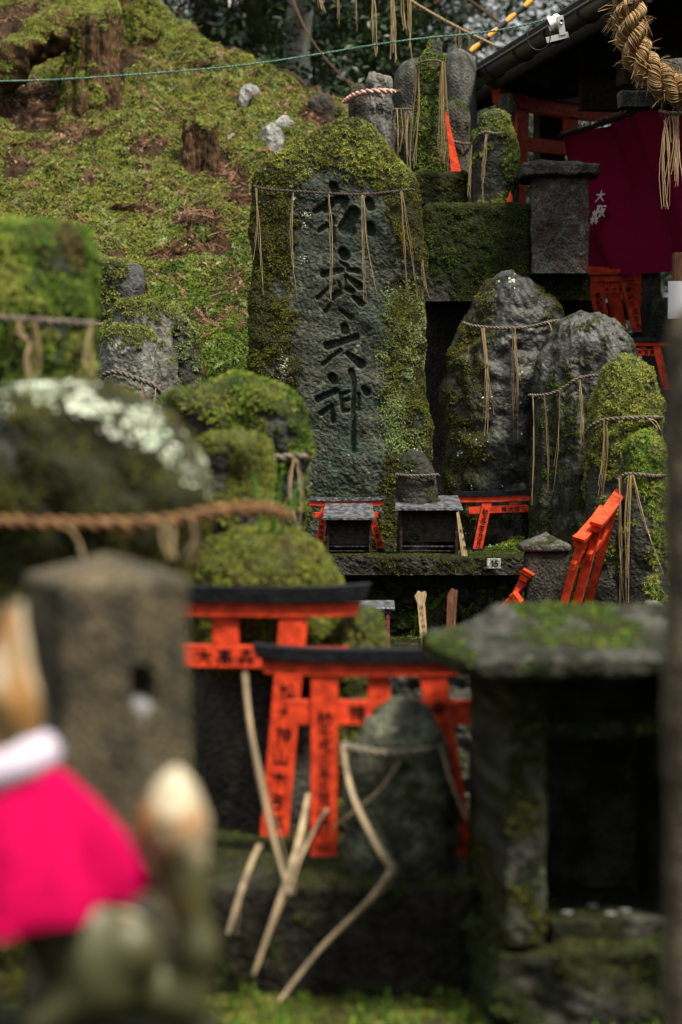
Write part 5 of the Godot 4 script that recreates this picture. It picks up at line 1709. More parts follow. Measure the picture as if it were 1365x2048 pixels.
func build_left_stones() -> void:
	var g := "mossy stones crowding at the left"
	rock("mossy_rock", "squat rock with yellow moss and bare grey cheek farthest left", "rock", 8.6, [[524, 196, 262], [530, 186, 282], [550, 180, 292], [590, 178, 294], [650, 180, 290]], {"depth": 0.11, "n": 3.0, "moss": 0.65, "moss_up": 0.5, "pal": "sun", "tuft": "shaggy", "seed": 81, "stone": Color(0.10, 0.105, 0.11), "stone2": Color(0.26, 0.27, 0.29), "dens": 9000.0, "where": func(f: Vector3, n: Vector3) -> float: return -1.0 * sm(0.2, 0.06, absf(f.x - 0.78 - 0.25 * (f.y - 0.6)))}, g)
	rock("mossy_rock", "tall mossy rock with grey streaks, middle of three clustered stones", "rock", 8.1, [[604, 262, 296], [612, 240, 318], [635, 222, 334], [680, 206, 345], [740, 200, 352], [820, 198, 356]], {"depth": 0.13, "n": 2.5, "groove": 0.02, "moss": 0.10, "moss_up": 1.1, "pal": "sun", "moss_freq": 14.0, "dens": 15000.0, "size": Vector2(0.007, 0.014), "seed": 82, "where": func(f: Vector3, n: Vector3) -> float: return 0.6 * sm(0.80, 0.95, f.y) + 0.25 * sm(0.5, 0.2, f.x), "stone": Color(0.12, 0.12, 0.11), "stone2": Color(0.40, 0.40, 0.36), "levels": 70, "lichen_amount": 0.12}, g)
	rock("mossy_rock", "yellow-mossed rock at the cluster's right end", "rock", 8.25, [[636, 338, 368], [650, 322, 384], [690, 312, 396], [740, 305, 402], [820, 300, 404]], {"depth": 0.12, "groove": 0.015, "moss": 0.40, "moss_up": 0.6, "pal": "pale", "bed": Color(0.05, 0.06, 0.015), "seed": 83, "moss_freq": 14.0, "stone": Color(0.07, 0.07, 0.06), "levels": 60}, g)
	rock("mossy_rock", "whitish lichen-patched stone with moss cap, front of the cluster", "rock", 7.75, [[654, 232, 276], [662, 216, 300], [690, 206, 315], [740, 200, 318], [820, 196, 320]], {"depth": 0.11, "n": 2.6, "moss": 0.02, "moss_up": 1.1, "dens": 15000.0, "size": Vector2(0.007, 0.014), "where": func(f: Vector3, n: Vector3) -> float: return 0.6 * sm(0.84, 0.96, f.y), "moss_freq": 12.0, "pal": "sun", "seed": 84, "levels": 70, "stone": Color(0.14, 0.145, 0.13), "stone2": Color(0.50, 0.52, 0.48), "lichen_amount": 0.28, "lichen": Color(0.75, 0.78, 0.72)}, g)
	rope("rope round the whitish lichen-patched stone of the cluster", [[200, 762, 7.660], [212, 748, 7.630], [238, 745, 7.610], [275, 758, 7.610], [305, 770, 7.620], [320, 785, 7.660]], 0.009, [[284, 765, 7.600, 296, 830, 7.580, 2], [312, 776, 7.610, 308, 835, 7.580, 0]])
	rope("rope round the yellow-mossed rock of the cluster", [[314, 730, 8.110], [332, 734, 8.080], [352, 742, 8.090]], 0.008, [])
	rope("dark rope stretched left of the clustered stones", [[186, 648, 8.3], [200, 650, 8.2], [222, 648, 8.1]], 0.008, [])
	rock("mossy_rock", "broad dome rock with thick bright moss left of the slab's foot", "rock", 5.6, [[765, 420, 500], [770, 385, 535], [784, 348, 570], [805, 326, 598], [830, 320, 613], [870, 330, 616], [905, 395, 612], [960, 470, 608], [1060, 500, 612], [1160, 505, 615]], {"depth": 0.12, "n": 2.6, "amp": 0.018, "freq": 7.0, "moss": 0.62, "moss_up": 0.5, "pal": "vivid", "size": Vector2(0.007, 0.015), "seed": 85, "levels": 80, "dens": 10000.0, "stone": Color(0.055, 0.055, 0.055), "stone2": Color(0.18, 0.18, 0.19), "where": func(f: Vector3, n: Vector3) -> float: return 0.3 * sm(0.85, 0.97, f.y) - 0.2 * sm(0.8, 0.6, f.y)}, g)
	rope("dark rope round the waist of the broad dome rock", [[470, 900, 5.450], [530, 914, 5.440], [560, 916, 5.440], [590, 914, 5.450], [612, 915, 5.500]], 0.010, [[588, 918, 5.420, 592, 1060, 5.380, 0], [594, 918, 5.420, 597, 1050, 5.380, 1]])
	rock("mossy_rock", "yellow-green mossed block before the broad dome rock", "rock", 4.9, [[872, 420, 500], [880, 402, 528], [900, 395, 538], [960, 392, 541], [1060, 390, 542]], {"depth": 0.09, "n": 3.2, "moss": 0.45, "moss_up": 0.3, "pal": "sun", "seed": 86, "bed": Color(0.09, 0.105, 0.025), "dens": 17000.0, "size": Vector2(0.007, 0.014)}, g)
	rock("mossy_rock", "flat-topped block thick with green moss at the left edge", "rock", 4.5, [[466, -60, 150], [476, -120, 172], [500, -150, 182], [560, -160, 186], [700, -160, 184], [800, -160, 184]], {"depth": 0.14, "n": 4.0, "moss": 0.45, "moss_up": 0.5, "pal": "vivid", "tuft": "shaggy", "size": Vector2(0.008, 0.016), "seed": 87, "levels": 70, "dens": 9000.0, "where": func(f: Vector3, n: Vector3) -> float: return 0.4 * sm(0.6, 0.75, f.y)}, g)
	rope("dark rope round the flat-topped mossy block with two bent straws", [[-60, 634, 4.328], [40, 638, 4.323], [120, 644, 4.323], [175, 648, 4.348], [188, 650, 4.398]], 0.0075, [[38, 640, 4.308, 62, 690, 4.298, 0], [60, 685, 4.298, 62, 790, 4.288, 0], [70, 640, 4.308, 70, 780, 4.288, 1], [182, 650, 4.328, 188, 780, 4.308, 0]], {"straw_r": 0.0019})
	rock("mossy_rock", "big boulder with pale lichen crest in the left foreground", "boulder", 3.35, [[768, 60, 175], [778, 0, 235], [800, -60, 290], [830, -110, 345], [870, -140, 385], [930, -150, 420], [1000, -150, 430], [1060, -150, 415], [1120, -150, 385], [1200, -150, 362], [1300, -150, 350]], {"depth": 0.13, "n": 2.6, "amp": 0.014, "moss": 0.5, "moss_up": 0.2, "pal": "olive", "seed": 88, "levels": 80, "front": 70, "dens": 9000.0, "size": Vector2(0.005, 0.011), "flakes": 16000.0, "flake_size": Vector2(0.003, 0.007), "flake_where": func(f: Vector3, n: Vector3) -> float: return 1.0 * sm(0.045, 0.012, absf(f.y - 0.975 + 0.060 * pow(absf(f.x - 0.42) / 0.43, 2.0))) - 0.42}, g)
	rope("thick brown rope round the lichen-crested boulder", [[-40, 1042, 3.228], [60, 1046, 3.203], [160, 1048, 3.193], [300, 1046, 3.193], [400, 1030, 3.198], [480, 1018, 3.213], [540, 1020, 3.238], [575, 1034, 3.268]], 0.0105, [[135, 1050, 3.188, 165, 1120, 3.178, 0], [338, 1040, 3.188, 330, 1130, 3.178, 0], [345, 1040, 3.188, 345, 1120, 3.178, 0], [380, 1036, 3.188, 372, 1130, 3.178, 1]], {"straw_r": 0.0024, "cols": [Color(0.06, 0.035, 0.018), Color(0.22, 0.12, 0.06)], "fray": 16})
	rock("mossy_rock", "soft yellow-green mossed dome just above the rear red gate", "rock", 4.85, [[1058, 490, 560], [1066, 458, 595], [1085, 430, 628], [1115, 412, 652], [1150, 402, 668], [1200, 396, 676], [1300, 394, 680]], {"depth": 0.15, "n": 2.2, "amp": 0.008, "moss": 0.8, "moss_up": 0.2, "pal": "sun", "seed": 89, "dens": 17000.0, "size": Vector2(0.007, 0.014), "bed": Color(0.09, 0.105, 0.025), "where": func(f: Vector3, n: Vector3) -> float: return -1.1 * sm(0.62, 0.5, f.y)}, g)
	rock("mossy_rock", "small green mossed knob right of the rear red gate's end", "rock", 4.75, [[1218, 690, 728], [1228, 676, 746], [1250, 662, 760], [1290, 655, 768], [1400, 650, 772]], {"depth": 0.07, "n": 2.2, "moss": 0.7, "moss_up": 0.2, "pal": "vivid", "seed": 90, "dens": 9000.0}, g)
	# blades of grass growing before the mossed block
	var t := thing("grass_tuft", "few long green grass blades before the yellow-green mossed block", "grass", P(545, 1075, 4.75))
	var s := Shape.new()
	var k := 4.75 / F
	for q in [[0, 0, -6, 95, 0.01], [10, 0, 70, 88, 0.02], [14, 0, 72, 130, 0.0], [-20, 0, -40, 140, 0.02], [4, 0, 24, 150, 0.03]]:
		var a := Vector3(q[0] * k, 0, 0)
		var b := Vector3(q[2] * k, q[3] * k, q[4])
		var m := a.lerp(b, .55) + Vector3(0, 0.015, 0.006)
		tube(s, spline([a, m, b], 6), [0.003, 0.0034, 0.0036, 0.0036, 0.0034, 0.003, 0.0028, 0.0025, 0.002, 0.0015, 0.001, 0.0008, 0.0004], 4, Color(0.07, 0.19, 0.03))
	part(t, "blades", s.mesh(), mats.moss)

func lettering(parent: Node3D, text: String, at: Vector3, size: float, m: Material) -> void:
	var f := SystemFont.new()
	f.font_names = PackedStringArray(["Droid Sans"])
	f.font_weight = 700
	var tm := TextMesh.new()
	tm.text = text
	tm.font = f
	tm.font_size = 32
	tm.pixel_size = size / 32.0 * 1.35
	tm.depth = 0.0008
	part(parent, "digit", tm, m, at)

func build_ledge_things() -> void:
	# ledge and retaining wall
	var t := block("stone_ledge", "long mossy stone ledge carrying the altar houses", "stone ledge", 8.04, 600, 1113, 1052, 1150, 0.42, {"stone": Color(0.075, 0.074, 0.062), "stone2": Color(0.17, 0.165, 0.14), "moss": 0.35, "moss_up": 0.6, "pal": "deep", "seed": 91, "levels": 24, "front": 150, "back": 20, "mat": "granite", "edge": 0.008, "dens": 9000.0})
	var k := 8.04 / F
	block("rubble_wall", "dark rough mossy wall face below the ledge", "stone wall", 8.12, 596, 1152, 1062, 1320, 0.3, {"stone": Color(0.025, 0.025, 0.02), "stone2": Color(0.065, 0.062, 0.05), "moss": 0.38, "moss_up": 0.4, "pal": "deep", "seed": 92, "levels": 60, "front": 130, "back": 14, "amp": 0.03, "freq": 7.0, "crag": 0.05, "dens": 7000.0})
	t = thing("number_plate", "small weathered white plate numbered 15 on the ledge", "sign", P(988, 1137, 8.02))
	var s := Shape.new()
	bevel_box(s, Vector3(28 * k, 20 * k, 0.004), Vector3(0, 10 * k, 0), 0.001)
	part(t, "plate", s.mesh(), mats.white_plate)
	lettering(t, "1", Vector3(-0.004, 10 * k, 0.003), 13 * k, mats.ink)
	lettering(t, "5", Vector3(0.009, 10 * k, 0.003), 13 * k, mats.ink)
	# altar houses
	altar_house("smaller black altar house in front of a small red gate", 8.12, 646, 750, 1006, 1035, 1113, false)
	altar_house("larger black altar house with rust-stained grey roof", 8.12, 790, 925, 990, 1016, 1113, true)
	# gates on the ledge
	var g := "small vermilion gates standing on the ledge"
	torii_px("small red gate with grey top behind the smaller altar house", 8.28, {"top": [612, 775, 995], "cap": 7, "beam": 10, "t": 0.022, "leg_w": 14, "legs": [[650, 638], [738, 762]], "tie": [629, 757, 1024, 1036], "foot_y": 1113, "ground": 0.58, "lift": 0.02, "cap_mat": "grey_tin", "text_legs": [[0, 0.3, ["hei", "sei", "nen", "kichi", "nichi"]], [1, 0.3, ["matsu", "ishi", "hou", "nou"]]]}, g)
	t = torii_px("small red gate lettered on its tie beam right of the altar houses", 8.4, {"top": [908, 1152, 981], "cap": 9, "beam": 12, "t": 0.026, "leg_w": 19, "legs": [[978, 956], [1084, 1106]], "tie": [940, 1122, 1010, 1025], "foot_y": 1109, "ground": 0.58, "lift": 0.015, "foot": 0.028, "text_tie": ["kami", "dai", "matsu", "ishi"], "text_legs": [[0, 0.16, ["nou", "hei", "sei", "san", "nen", "go", "gatsu", "kichi", "nichi"], 0.6]]}, g)
	t.rotation.z = deg_to_rad(2.0)
	# lettered tall slat beside the larger altar house
	t = thing("wooden_plaque", "weathered lettered slat leaning on the larger altar house", "plaque", P(930, 1112, 8.08), "upright wooden plaques")
	t.position.y = 0.583
	s = Shape.new()
	prism(s, PackedVector2Array([Vector2(-17 * k, 92 * k), Vector2(-12 * k, 94 * k), Vector2(6 * k, 4 * k), Vector2(5 * k, 0), Vector2(-6 * k, 0)]), -0.004, 0.004)
	part(t, "board", s.mesh(), mats.pale_wood)
	s = Shape.new()
	for q in 3: write_char(s, ["matsu", "dai", "kami"][q], Vector3((-11 + q * 3.4) * k, (60 - q * 17) * k, 0.004), Vector3.RIGHT, Vector3.DOWN, 9 * k, 0.1)
	part(t, "inscription", s.mesh(), mats.ink)
	# plaques standing before the wall
	for q in [[845, 1180, 7.35, 12, -4.5, "pale_wood", "pale new wooden plaque with pointed head before the dark wall"], [902, 1176, 7.4, 10, 4.0, "brown_wood", "brown weathered wooden plaque with flat head before the dark wall"]]:
		var base := P(q[0] + (8 if q[4] < 0 else -4), 1330, q[2])
		base.y = 0.28
		var h: float = P(q[0], q[1], q[2]).y - base.y
		t = thing("wooden_plaque", q[6], "plaque", base, "upright wooden plaques")
		var kk: float = q[2] / F
		var w: float = q[3] * kk
		s = Shape.new()
		if q[5] == "pale_wood":
			prism(s, PackedVector2Array([Vector2(-w * 0.3, h), Vector2(w * 0.1, h - 0.006), Vector2(w * .9, h - 0.004), Vector2(w * 1.0, h - 0.014), Vector2(w * .62, h - 0.04), Vector2(w * .62, 0), Vector2(-w * .62, 0), Vector2(-w * .62, h - 0.04), Vector2(-w, h - 0.016)]), -0.005, 0.005)
		else:
			prism(s, PackedVector2Array([Vector2(-w, h - 0.02), Vector2(-w * .3, h), Vector2(w, h - 0.006), Vector2(w * .9, h - 0.05), Vector2(w * .85, 0), Vector2(-w * .85, 0)]), -0.005, 0.005)
		part(t, "board", s.mesh(), mats[q[5]])
		s = Shape.new()
		for e in 8: write_char(s, ["hou", "matsu", "dai", "kami", "hei", "sei", "yama", "kichi"][e], Vector3(-w * .4, h - 0.045 - e * w * 1.05, 0.005), Vector3.RIGHT, Vector3.DOWN, w * .8, 0.08)
		var ins := part(t, "inscription", s.mesh(), mats.brown_wood)
		t.rotation.z = deg_to_rad(-q[4])
		if q[5] == "pale_wood": t.rotation.z = deg_to_rad(4.5)
		else: t.rotation.z = deg_to_rad(-3.0)
	# low red-purple stand
	var b := P(740, 1296, 7.6)
	b.y = ground_at(b.x, b.z)
	t = thing("purple_stand", "low dark red stand with weathered tin roof left of the plaques", "stand", b)
	var hh := P(740, 1212, 7.6).y - b.y
	var kk2 := 7.6 / F
	box_part(t, "roof", Vector3(108 * kk2, 0.010, 0.11), Vector3(-4 * kk2, hh, -0.03), mats.grey_tin, 0.002, Basis(Vector3.RIGHT, 0.16))
	box_part(t, "front_rail", Vector3(92 * kk2, 0.012, 0.012), Vector3(-4 * kk2, hh - 0.018, 0.012), mats.purple_wood)
	for sx in [-1, 1]:
		for sz in [0, 1]:
			box_part(t, "leg", Vector3(0.012, hh - 0.024, 0.012), Vector3((-4 + sx * 40) * kk2, (hh - 0.024) * .5, 0.012 - sz * 0.08), mats.purple_wood)
	box_part(t, "shelf", Vector3(82 * kk2, 0.006, 0.07), Vector3(-4 * kk2, 0.05, -0.03), mats.dark_wood)
	# small roofed stone before the wall
	b = P(1088, 1240, 7.72)
	b.y = 0.30
	t = thing("roofed_stone", "small stone post with pyramid roof beside the leaning red gates", "stone lantern", b)
	var d := 7.72
	var q2 := d / F
	var yy := func(py: float) -> float: return P(0, py, d).y - b.y
	var o := {"n": 12.0, "round": 0.0, "levels": 30, "front": 40, "back": 12, "amp": 0.003, "fine": 0.002}
	s = loft([[yy.call(1102), 4 * q2, 42 * q2, 42 * q2, 0], [yy.call(1103), 4 * q2, 44 * q2, 44 * q2, 0], [0, 4 * q2, 45 * q2, 45 * q2, 0]], o)
	paint(s, {"stone": Color(0.085, 0.08, 0.07), "stone2": Color(0.19, 0.18, 0.155), "moss": -0.4, "seed": 94})
	part(t, "shaft", s.mesh(), mats.granite)
	o.n = 9.0
	s = loft([[yy.call(1062), 4 * q2, 3 * q2, 3 * q2, 0], [yy.call(1072), 2 * q2, 18 * q2, 18 * q2, 0], [yy.call(1086), 0, 48 * q2, 48 * q2, 0], [yy.call(1090), 0, 52 * q2, 52 * q2, 0], [yy.call(1101), 0, 50 * q2, 50 * q2, 0], [yy.call(1102) - 0.001, 0, 30 * q2, 30 * q2, 0]], o)
	paint(s, {"stone": Color(0.10, 0.098, 0.085), "stone2": Color(0.26, 0.25, 0.22), "moss": -0.2, "seed": 95})
	part(t, "roof", s.mesh(), mats.granite)
	# gates tipped against each other at the right
	g = "vermilion gates leaning against the right-hand stones"
	lean_gate("vermilion gate leaning nearest the small roofed stone", P(1130, 1246, 7.55), Vector3(75, 65, -200), Vector3(40, 175, 60), 0.36, 0.335, g)
	lean_gate("darker red gate leaning close behind the first one", P(1156, 1250, 7.66), Vector3(70, 60, -200), Vector3(38, 175, 60), 0.38, 0.40, g)
	lean_gate("red gate tipped over left of the small roofed stone", P(985, 1276, 7.62), Vector3(45, 30, -190), Vector3(70, 130, 10), 0.26, 0.24, g)
	lean_gate("orange gate lying slanted between plaque and roofed stone", P(905, 1290, 7.25), Vector3(40, 10, -190), Vector3(110, 82, 10), 0.24, 0.24, g)
	# stray pale stone on the right
	rock("flat_stone", "flat pale stone at the foot of the narrow mossy stone", "stone", 7.3, [[1202, 1292, 1318], [1206, 1288, 1326], [1230, 1284, 1330]], {"depth": 0.05, "n": 4.0, "stone": Color(0.25, 0.25, 0.24), "stone2": Color(0.42, 0.42, 0.40), "moss": -0.6, "seed": 96, "levels": 16, "front": 24, "back": 8, "amp": 0.004})

func lean_gate(label: String, at: Vector3, ax: Vector3, up: Vector3, w: float, h: float, group: String) -> void:
	var t := torii(label, {"w": w, "h": h, "t": 0.022, "cap_h": 0.013, "beam_h": 0.018, "leg_w": 0.026, "legs": [[-w * .30, -w * .34], [w * .30, w * .34]], "tie_y": h * 0.72, "tie_h": 0.026, "tie_w": w * .86, "lift": 0.03, "foot": 0.02, "cap_mat": "vermilion", "text_legs": [[0, 0.15, ["matsu", "dai", "kami", "hou", "nou", "kichi", "nichi"], 0.6], [1, 0.15, ["hei", "sei", "go", "nen", "gatsu", "yama"], 0.6]]}, group)
	up = up.normalized()
	ax = (ax - up * ax.dot(up)).normalized()
	t.transform = Transform3D(Basis(ax, up, ax.cross(up)), at)

func build_front() -> void:
	# low step
	block("stone_step", "long low mossy stone step under the front gates", "stone step", 4.12, 250, 1774, 1120, 2006, 0.9, {"stone": Color(0.035, 0.033, 0.027), "stone2": Color(0.10, 0.09, 0.068), "moss": 0.02, "moss_up": 0.5, "pal": "deep", "seed": 101, "levels": 44, "front": 130, "back": 20, "edge": 0.008, "dens": 6000.0, "mat": "granite", "where": func(f: Vector3, n: Vector3) -> float: return 0.5 * sm(0.35, 0.1, f.y) - 0.1})
	# front pair of gates
	var g := "vermilion gates on the low step"
	torii_px("bright vermilion gate with lettered legs on the low step", 4.4, {"top": [506, 1014, 1296], "cap": 26, "beam": 27, "t": 0.036, "leg_w": 53, "legs": [[650, 648], [866, 922]], "tie": [574, 940, 1398, 1448], "foot_y": 1764, "ground": 0.165, "foot": 0.045, "lift": 0.02, "strut": 0.85, "text_tie": ["kami", "dai", "matsu"], "text_legs": [[0, 0.19, ["nou", "hei", "sei", "san", "nen", "go", "gatsu", "kichi", "nichi", "yama"], 0.55], [1, 0.12, ["hou", "matsu", "ishi", "dai", "kami", "take", "tama"], 0.6]]}, g)
	var t := torii_px("rear red gate with black top partly hidden by the grey pillar", 4.66, {"top": [158, 732, 1172], "cap": 30, "beam": 28, "t": 0.038, "leg_w": 56, "legs": [[310, 300], [580, 548]], "tie": [200, 692, 1288, 1334], "foot_y": 1752, "ground": 0.165, "foot": 0.034, "lift": 0.02, "strut": 0.95, "text_tie": ["dai", "take", "mori"], "text_legs": [[1, 0.28, ["matsu", "dai", "kami", "yama", "ki", "kichi", "nen"], 0.6]]}, g)
	t.rotation.z = deg_to_rad(-1.0)
	# roped stone between the gate legs
	rock("roped_stone", "dark cone-shaped stone with lichen blotches inside the front gate", "stone", 4.25, [[1388, 790, 812], [1396, 772, 836], [1420, 748, 858], [1460, 724, 880], [1500, 706, 896], [1580, 694, 912], [1680, 690, 920], [1768, 694, 916]], {"depth": 0.075, "n": 2.4, "amp": 0.008, "ground": 0.163, "moss": -0.05, "moss_up": 0.0, "pal": "deep", "seed": 102, "levels": 70, "stone": Color(0.085, 0.09, 0.068), "stone2": Color(0.21, 0.22, 0.165), "lichen_amount": 0.50, "lichen": Color(0.36, 0.40, 0.29), "dens": 5000.0}, "")
	rope("rope round the cone-shaped stone inside the front gate", [[688, 1490, 4.23], [708, 1496, 4.185], [750, 1504, 4.16], [810, 1506, 4.15], [850, 1502, 4.165], [882, 1494, 4.20]], 0.0075, [], {"fray": 12, "cols": [Color(0.06, 0.052, 0.04), Color(0.24, 0.21, 0.16)]})
	rock("speckled_rock", "grey speckled mossy rock seen through the front gate", "rock", 5.3, [[1322, 800, 905], [1332, 776, 940], [1360, 764, 962], [1450, 752, 975], [1640, 744, 982]], {"depth": 0.10, "n": 3.0, "amp": 0.02, "freq": 6.0, "crag": 0.02, "stone": Color(0.06, 0.062, 0.05), "stone2": Color(0.17, 0.175, 0.15), "moss": 0.05, "moss_up": 0.3, "moss_freq": 12.0, "pal": "deep", "seed": 106, "mat": "granite"})
	# bent dry reeds, each one thing
	var reeds := [
		[[[488, 1345, 4.08], [505, 1480, 4.05], [540, 1650, 4.03], [578, 1790, 4.0]], "reed hanging from the rear gate's tie beam to a crossing"],
		[[[615, 1590, 4.36], [595, 1690, 4.06], [560, 1800, 4.0], [508, 1950, 3.98]], "reed running from behind the front gate leg to the lower left"],
		[[[518, 1690, 4.03], [490, 1760, 4.0], [456, 1868, 3.97]], "short tan reed lowest left with a pale end"],
		[[[684, 1492, 4.18], [704, 1590, 4.13], [752, 1690, 4.0], [784, 1738, 3.98], [740, 1800, 3.99], [640, 1900, 4.02], [558, 2004, 4.0]], "long bent reed folding below the cone-shaped stone"],
		[[[668, 1600, 4.45], [640, 1640, 4.30], [600, 1720, 4.06], [578, 1790, 4.01]], "thin dark reed crossing behind the front gate leg"],
		[[[800, 1520, 4.15], [760, 1580, 4.15], [700, 1630, 4.18], [660, 1660, 4.22]], "thin grey reed slanting over the cone-shaped stone"],
		[[[882, 1496, 4.18], [905, 1570, 4.17], [935, 1640, 4.17]], "thin reed hanging at the cone-shaped stone's right"],
	]
	for q in reeds:
		var a := P(q[0][0][0], q[0][0][1], q[0][0][2])
		var pts := []
		for e in q[0]: pts.append(P(e[0], e[1], e[2]) - a)
		var line: Array = spline(pts, 7) if q[0].size() < 6 else []
		if line.is_empty():
			line = spline(pts.slice(0, 4), 7)
			line.append_array(spline(pts.slice(3), 7).slice(1))
		var rad := []
		var cols := []
		var thin := 0.55 if String(q[1]).begins_with("thin") else 1.0
		for k in line.size():
			var u := float(k) / (line.size() - 1)
			rad.append(0.0046 * thin * (0.75 + 0.35 * sin(u * PI)) * (1.0 if k < line.size() - 1 else 0.6))
			cols.append(Color(0.16, 0.13, 0.09).lerp(Color(0.36, 0.27, 0.165), clampf(0.5 + noise.get_noise_2d(k * 5.0, q[0][0][0]) * 1.3, 0, 1)))
		var s := Shape.new()
		tube(s, line, rad, 7, Color.WHITE, cols)
		# a split strip of the stalk that has come away beside it
		var strip := []
		var thin_r := []
		var tint := []
		for k in line.size():
			var u := float(k) / (line.size() - 1)
			strip.append(line[k] + Vector3(0.0045 + 0.010 * sin(u * 5.0 + q[0][0][0]) * u, 0.002 * noise.get_noise_1d(k * 31.0), -0.003))
			thin_r.append(0.0022 * thin * (1.1 - 0.7 * u))
			tint.append((cols[k] as Color) * (0.6 + 0.5 * absf(noise.get_noise_2d(k * 11.0, 8.0))))
		tube(s, strip, thin_r, 5, Color.WHITE, tint)
		var t2 := thing("dry_reed", q[1], "reed", a, "dry reeds before the gates")
		part(t2, "stalk", s.mesh(), mats.straw)
	build_stone_house()
	# stone post at the right edge and grey pillar at the left
	rock("stone_post", "blurred grey stone post rising along the right edge", "stone post", 2.5, [[618, 1348, 1440], [630, 1334, 1462], [660, 1328, 1470], [1100, 1326, 1472], [1700, 1326, 1474], [2048, 1326, 1476], [2700, 1326, 1476]], {"depth": 0.045, "n": 5.0, "amp": 0.004, "ground": 0.0, "levels": 90, "round": 0.0, "stone": Color(0.19, 0.155, 0.105), "stone2": Color(0.36, 0.305, 0.21), "moss": -0.25, "pal": "deep", "seed": 103, "mottle": Color(0.12, 0.10, 0.07), "mat": "granite", "dens": 3000.0})
	var s3 := Shape.new()
	var d := 2.6
	var k3 := d / F
	var b := P(215, 2048, d)
	b.y = 0.0
	t = thing("grey_pillar", "blurred square stone pillar with low pyramid top behind the fox", "stone pillar", b)
	var top: float = P(0, 1150, d).y
	var w := 0.073
	var o := {"n": 14.0, "round": 0.0, "levels": 70, "front": 50, "back": 30, "amp": 0.0025, "fine": 0.0015}
	var rows := [[top + 0.024, 0, 0.004, 0.004, 0], [top + 0.012, 0, w * .5, w * .5, 0], [top, 0, w * .985, w * .985, 0], [top - 0.004, 0, w, w, 0], [top * .5, 0, w, w, 0], [0, 0, w, w, 0]]
	s3 = loft(rows, o)
	# square socket in the front face
	for q in s3.v.size():
		var p := s3.v[q]
		if p.z > w * .5 and absf(p.x - 0.016) < 0.012 and absf(p.y - (top - 0.112)) < 0.014: s3.v[q].z -= 0.03
	s3.smooth()
	paint(s3, {"stone": Color(0.21, 0.175, 0.11), "stone2": Color(0.36, 0.30, 0.195), "moss": -0.6, "seed": 104, "mottle": Color(0.14, 0.13, 0.095), "mottle_freq": 15.0, "lichen_amount": 0.08, "lichen": Color(0.30, 0.30, 0.26)})
	for q in s3.v.size():
		var p := s3.v[q]
		s3.c[q] = mixc(s3.c[q], Color(0.55, 0.56, 0.60), sm(0.013, 0.007, Vector2(p.x - 0.016, (p.y - (top - 0.132)) * 0.8).length()))
	part(t, "shaft", s3.mesh(), mats.granite)
	t.rotation.y = deg_to_rad(23)

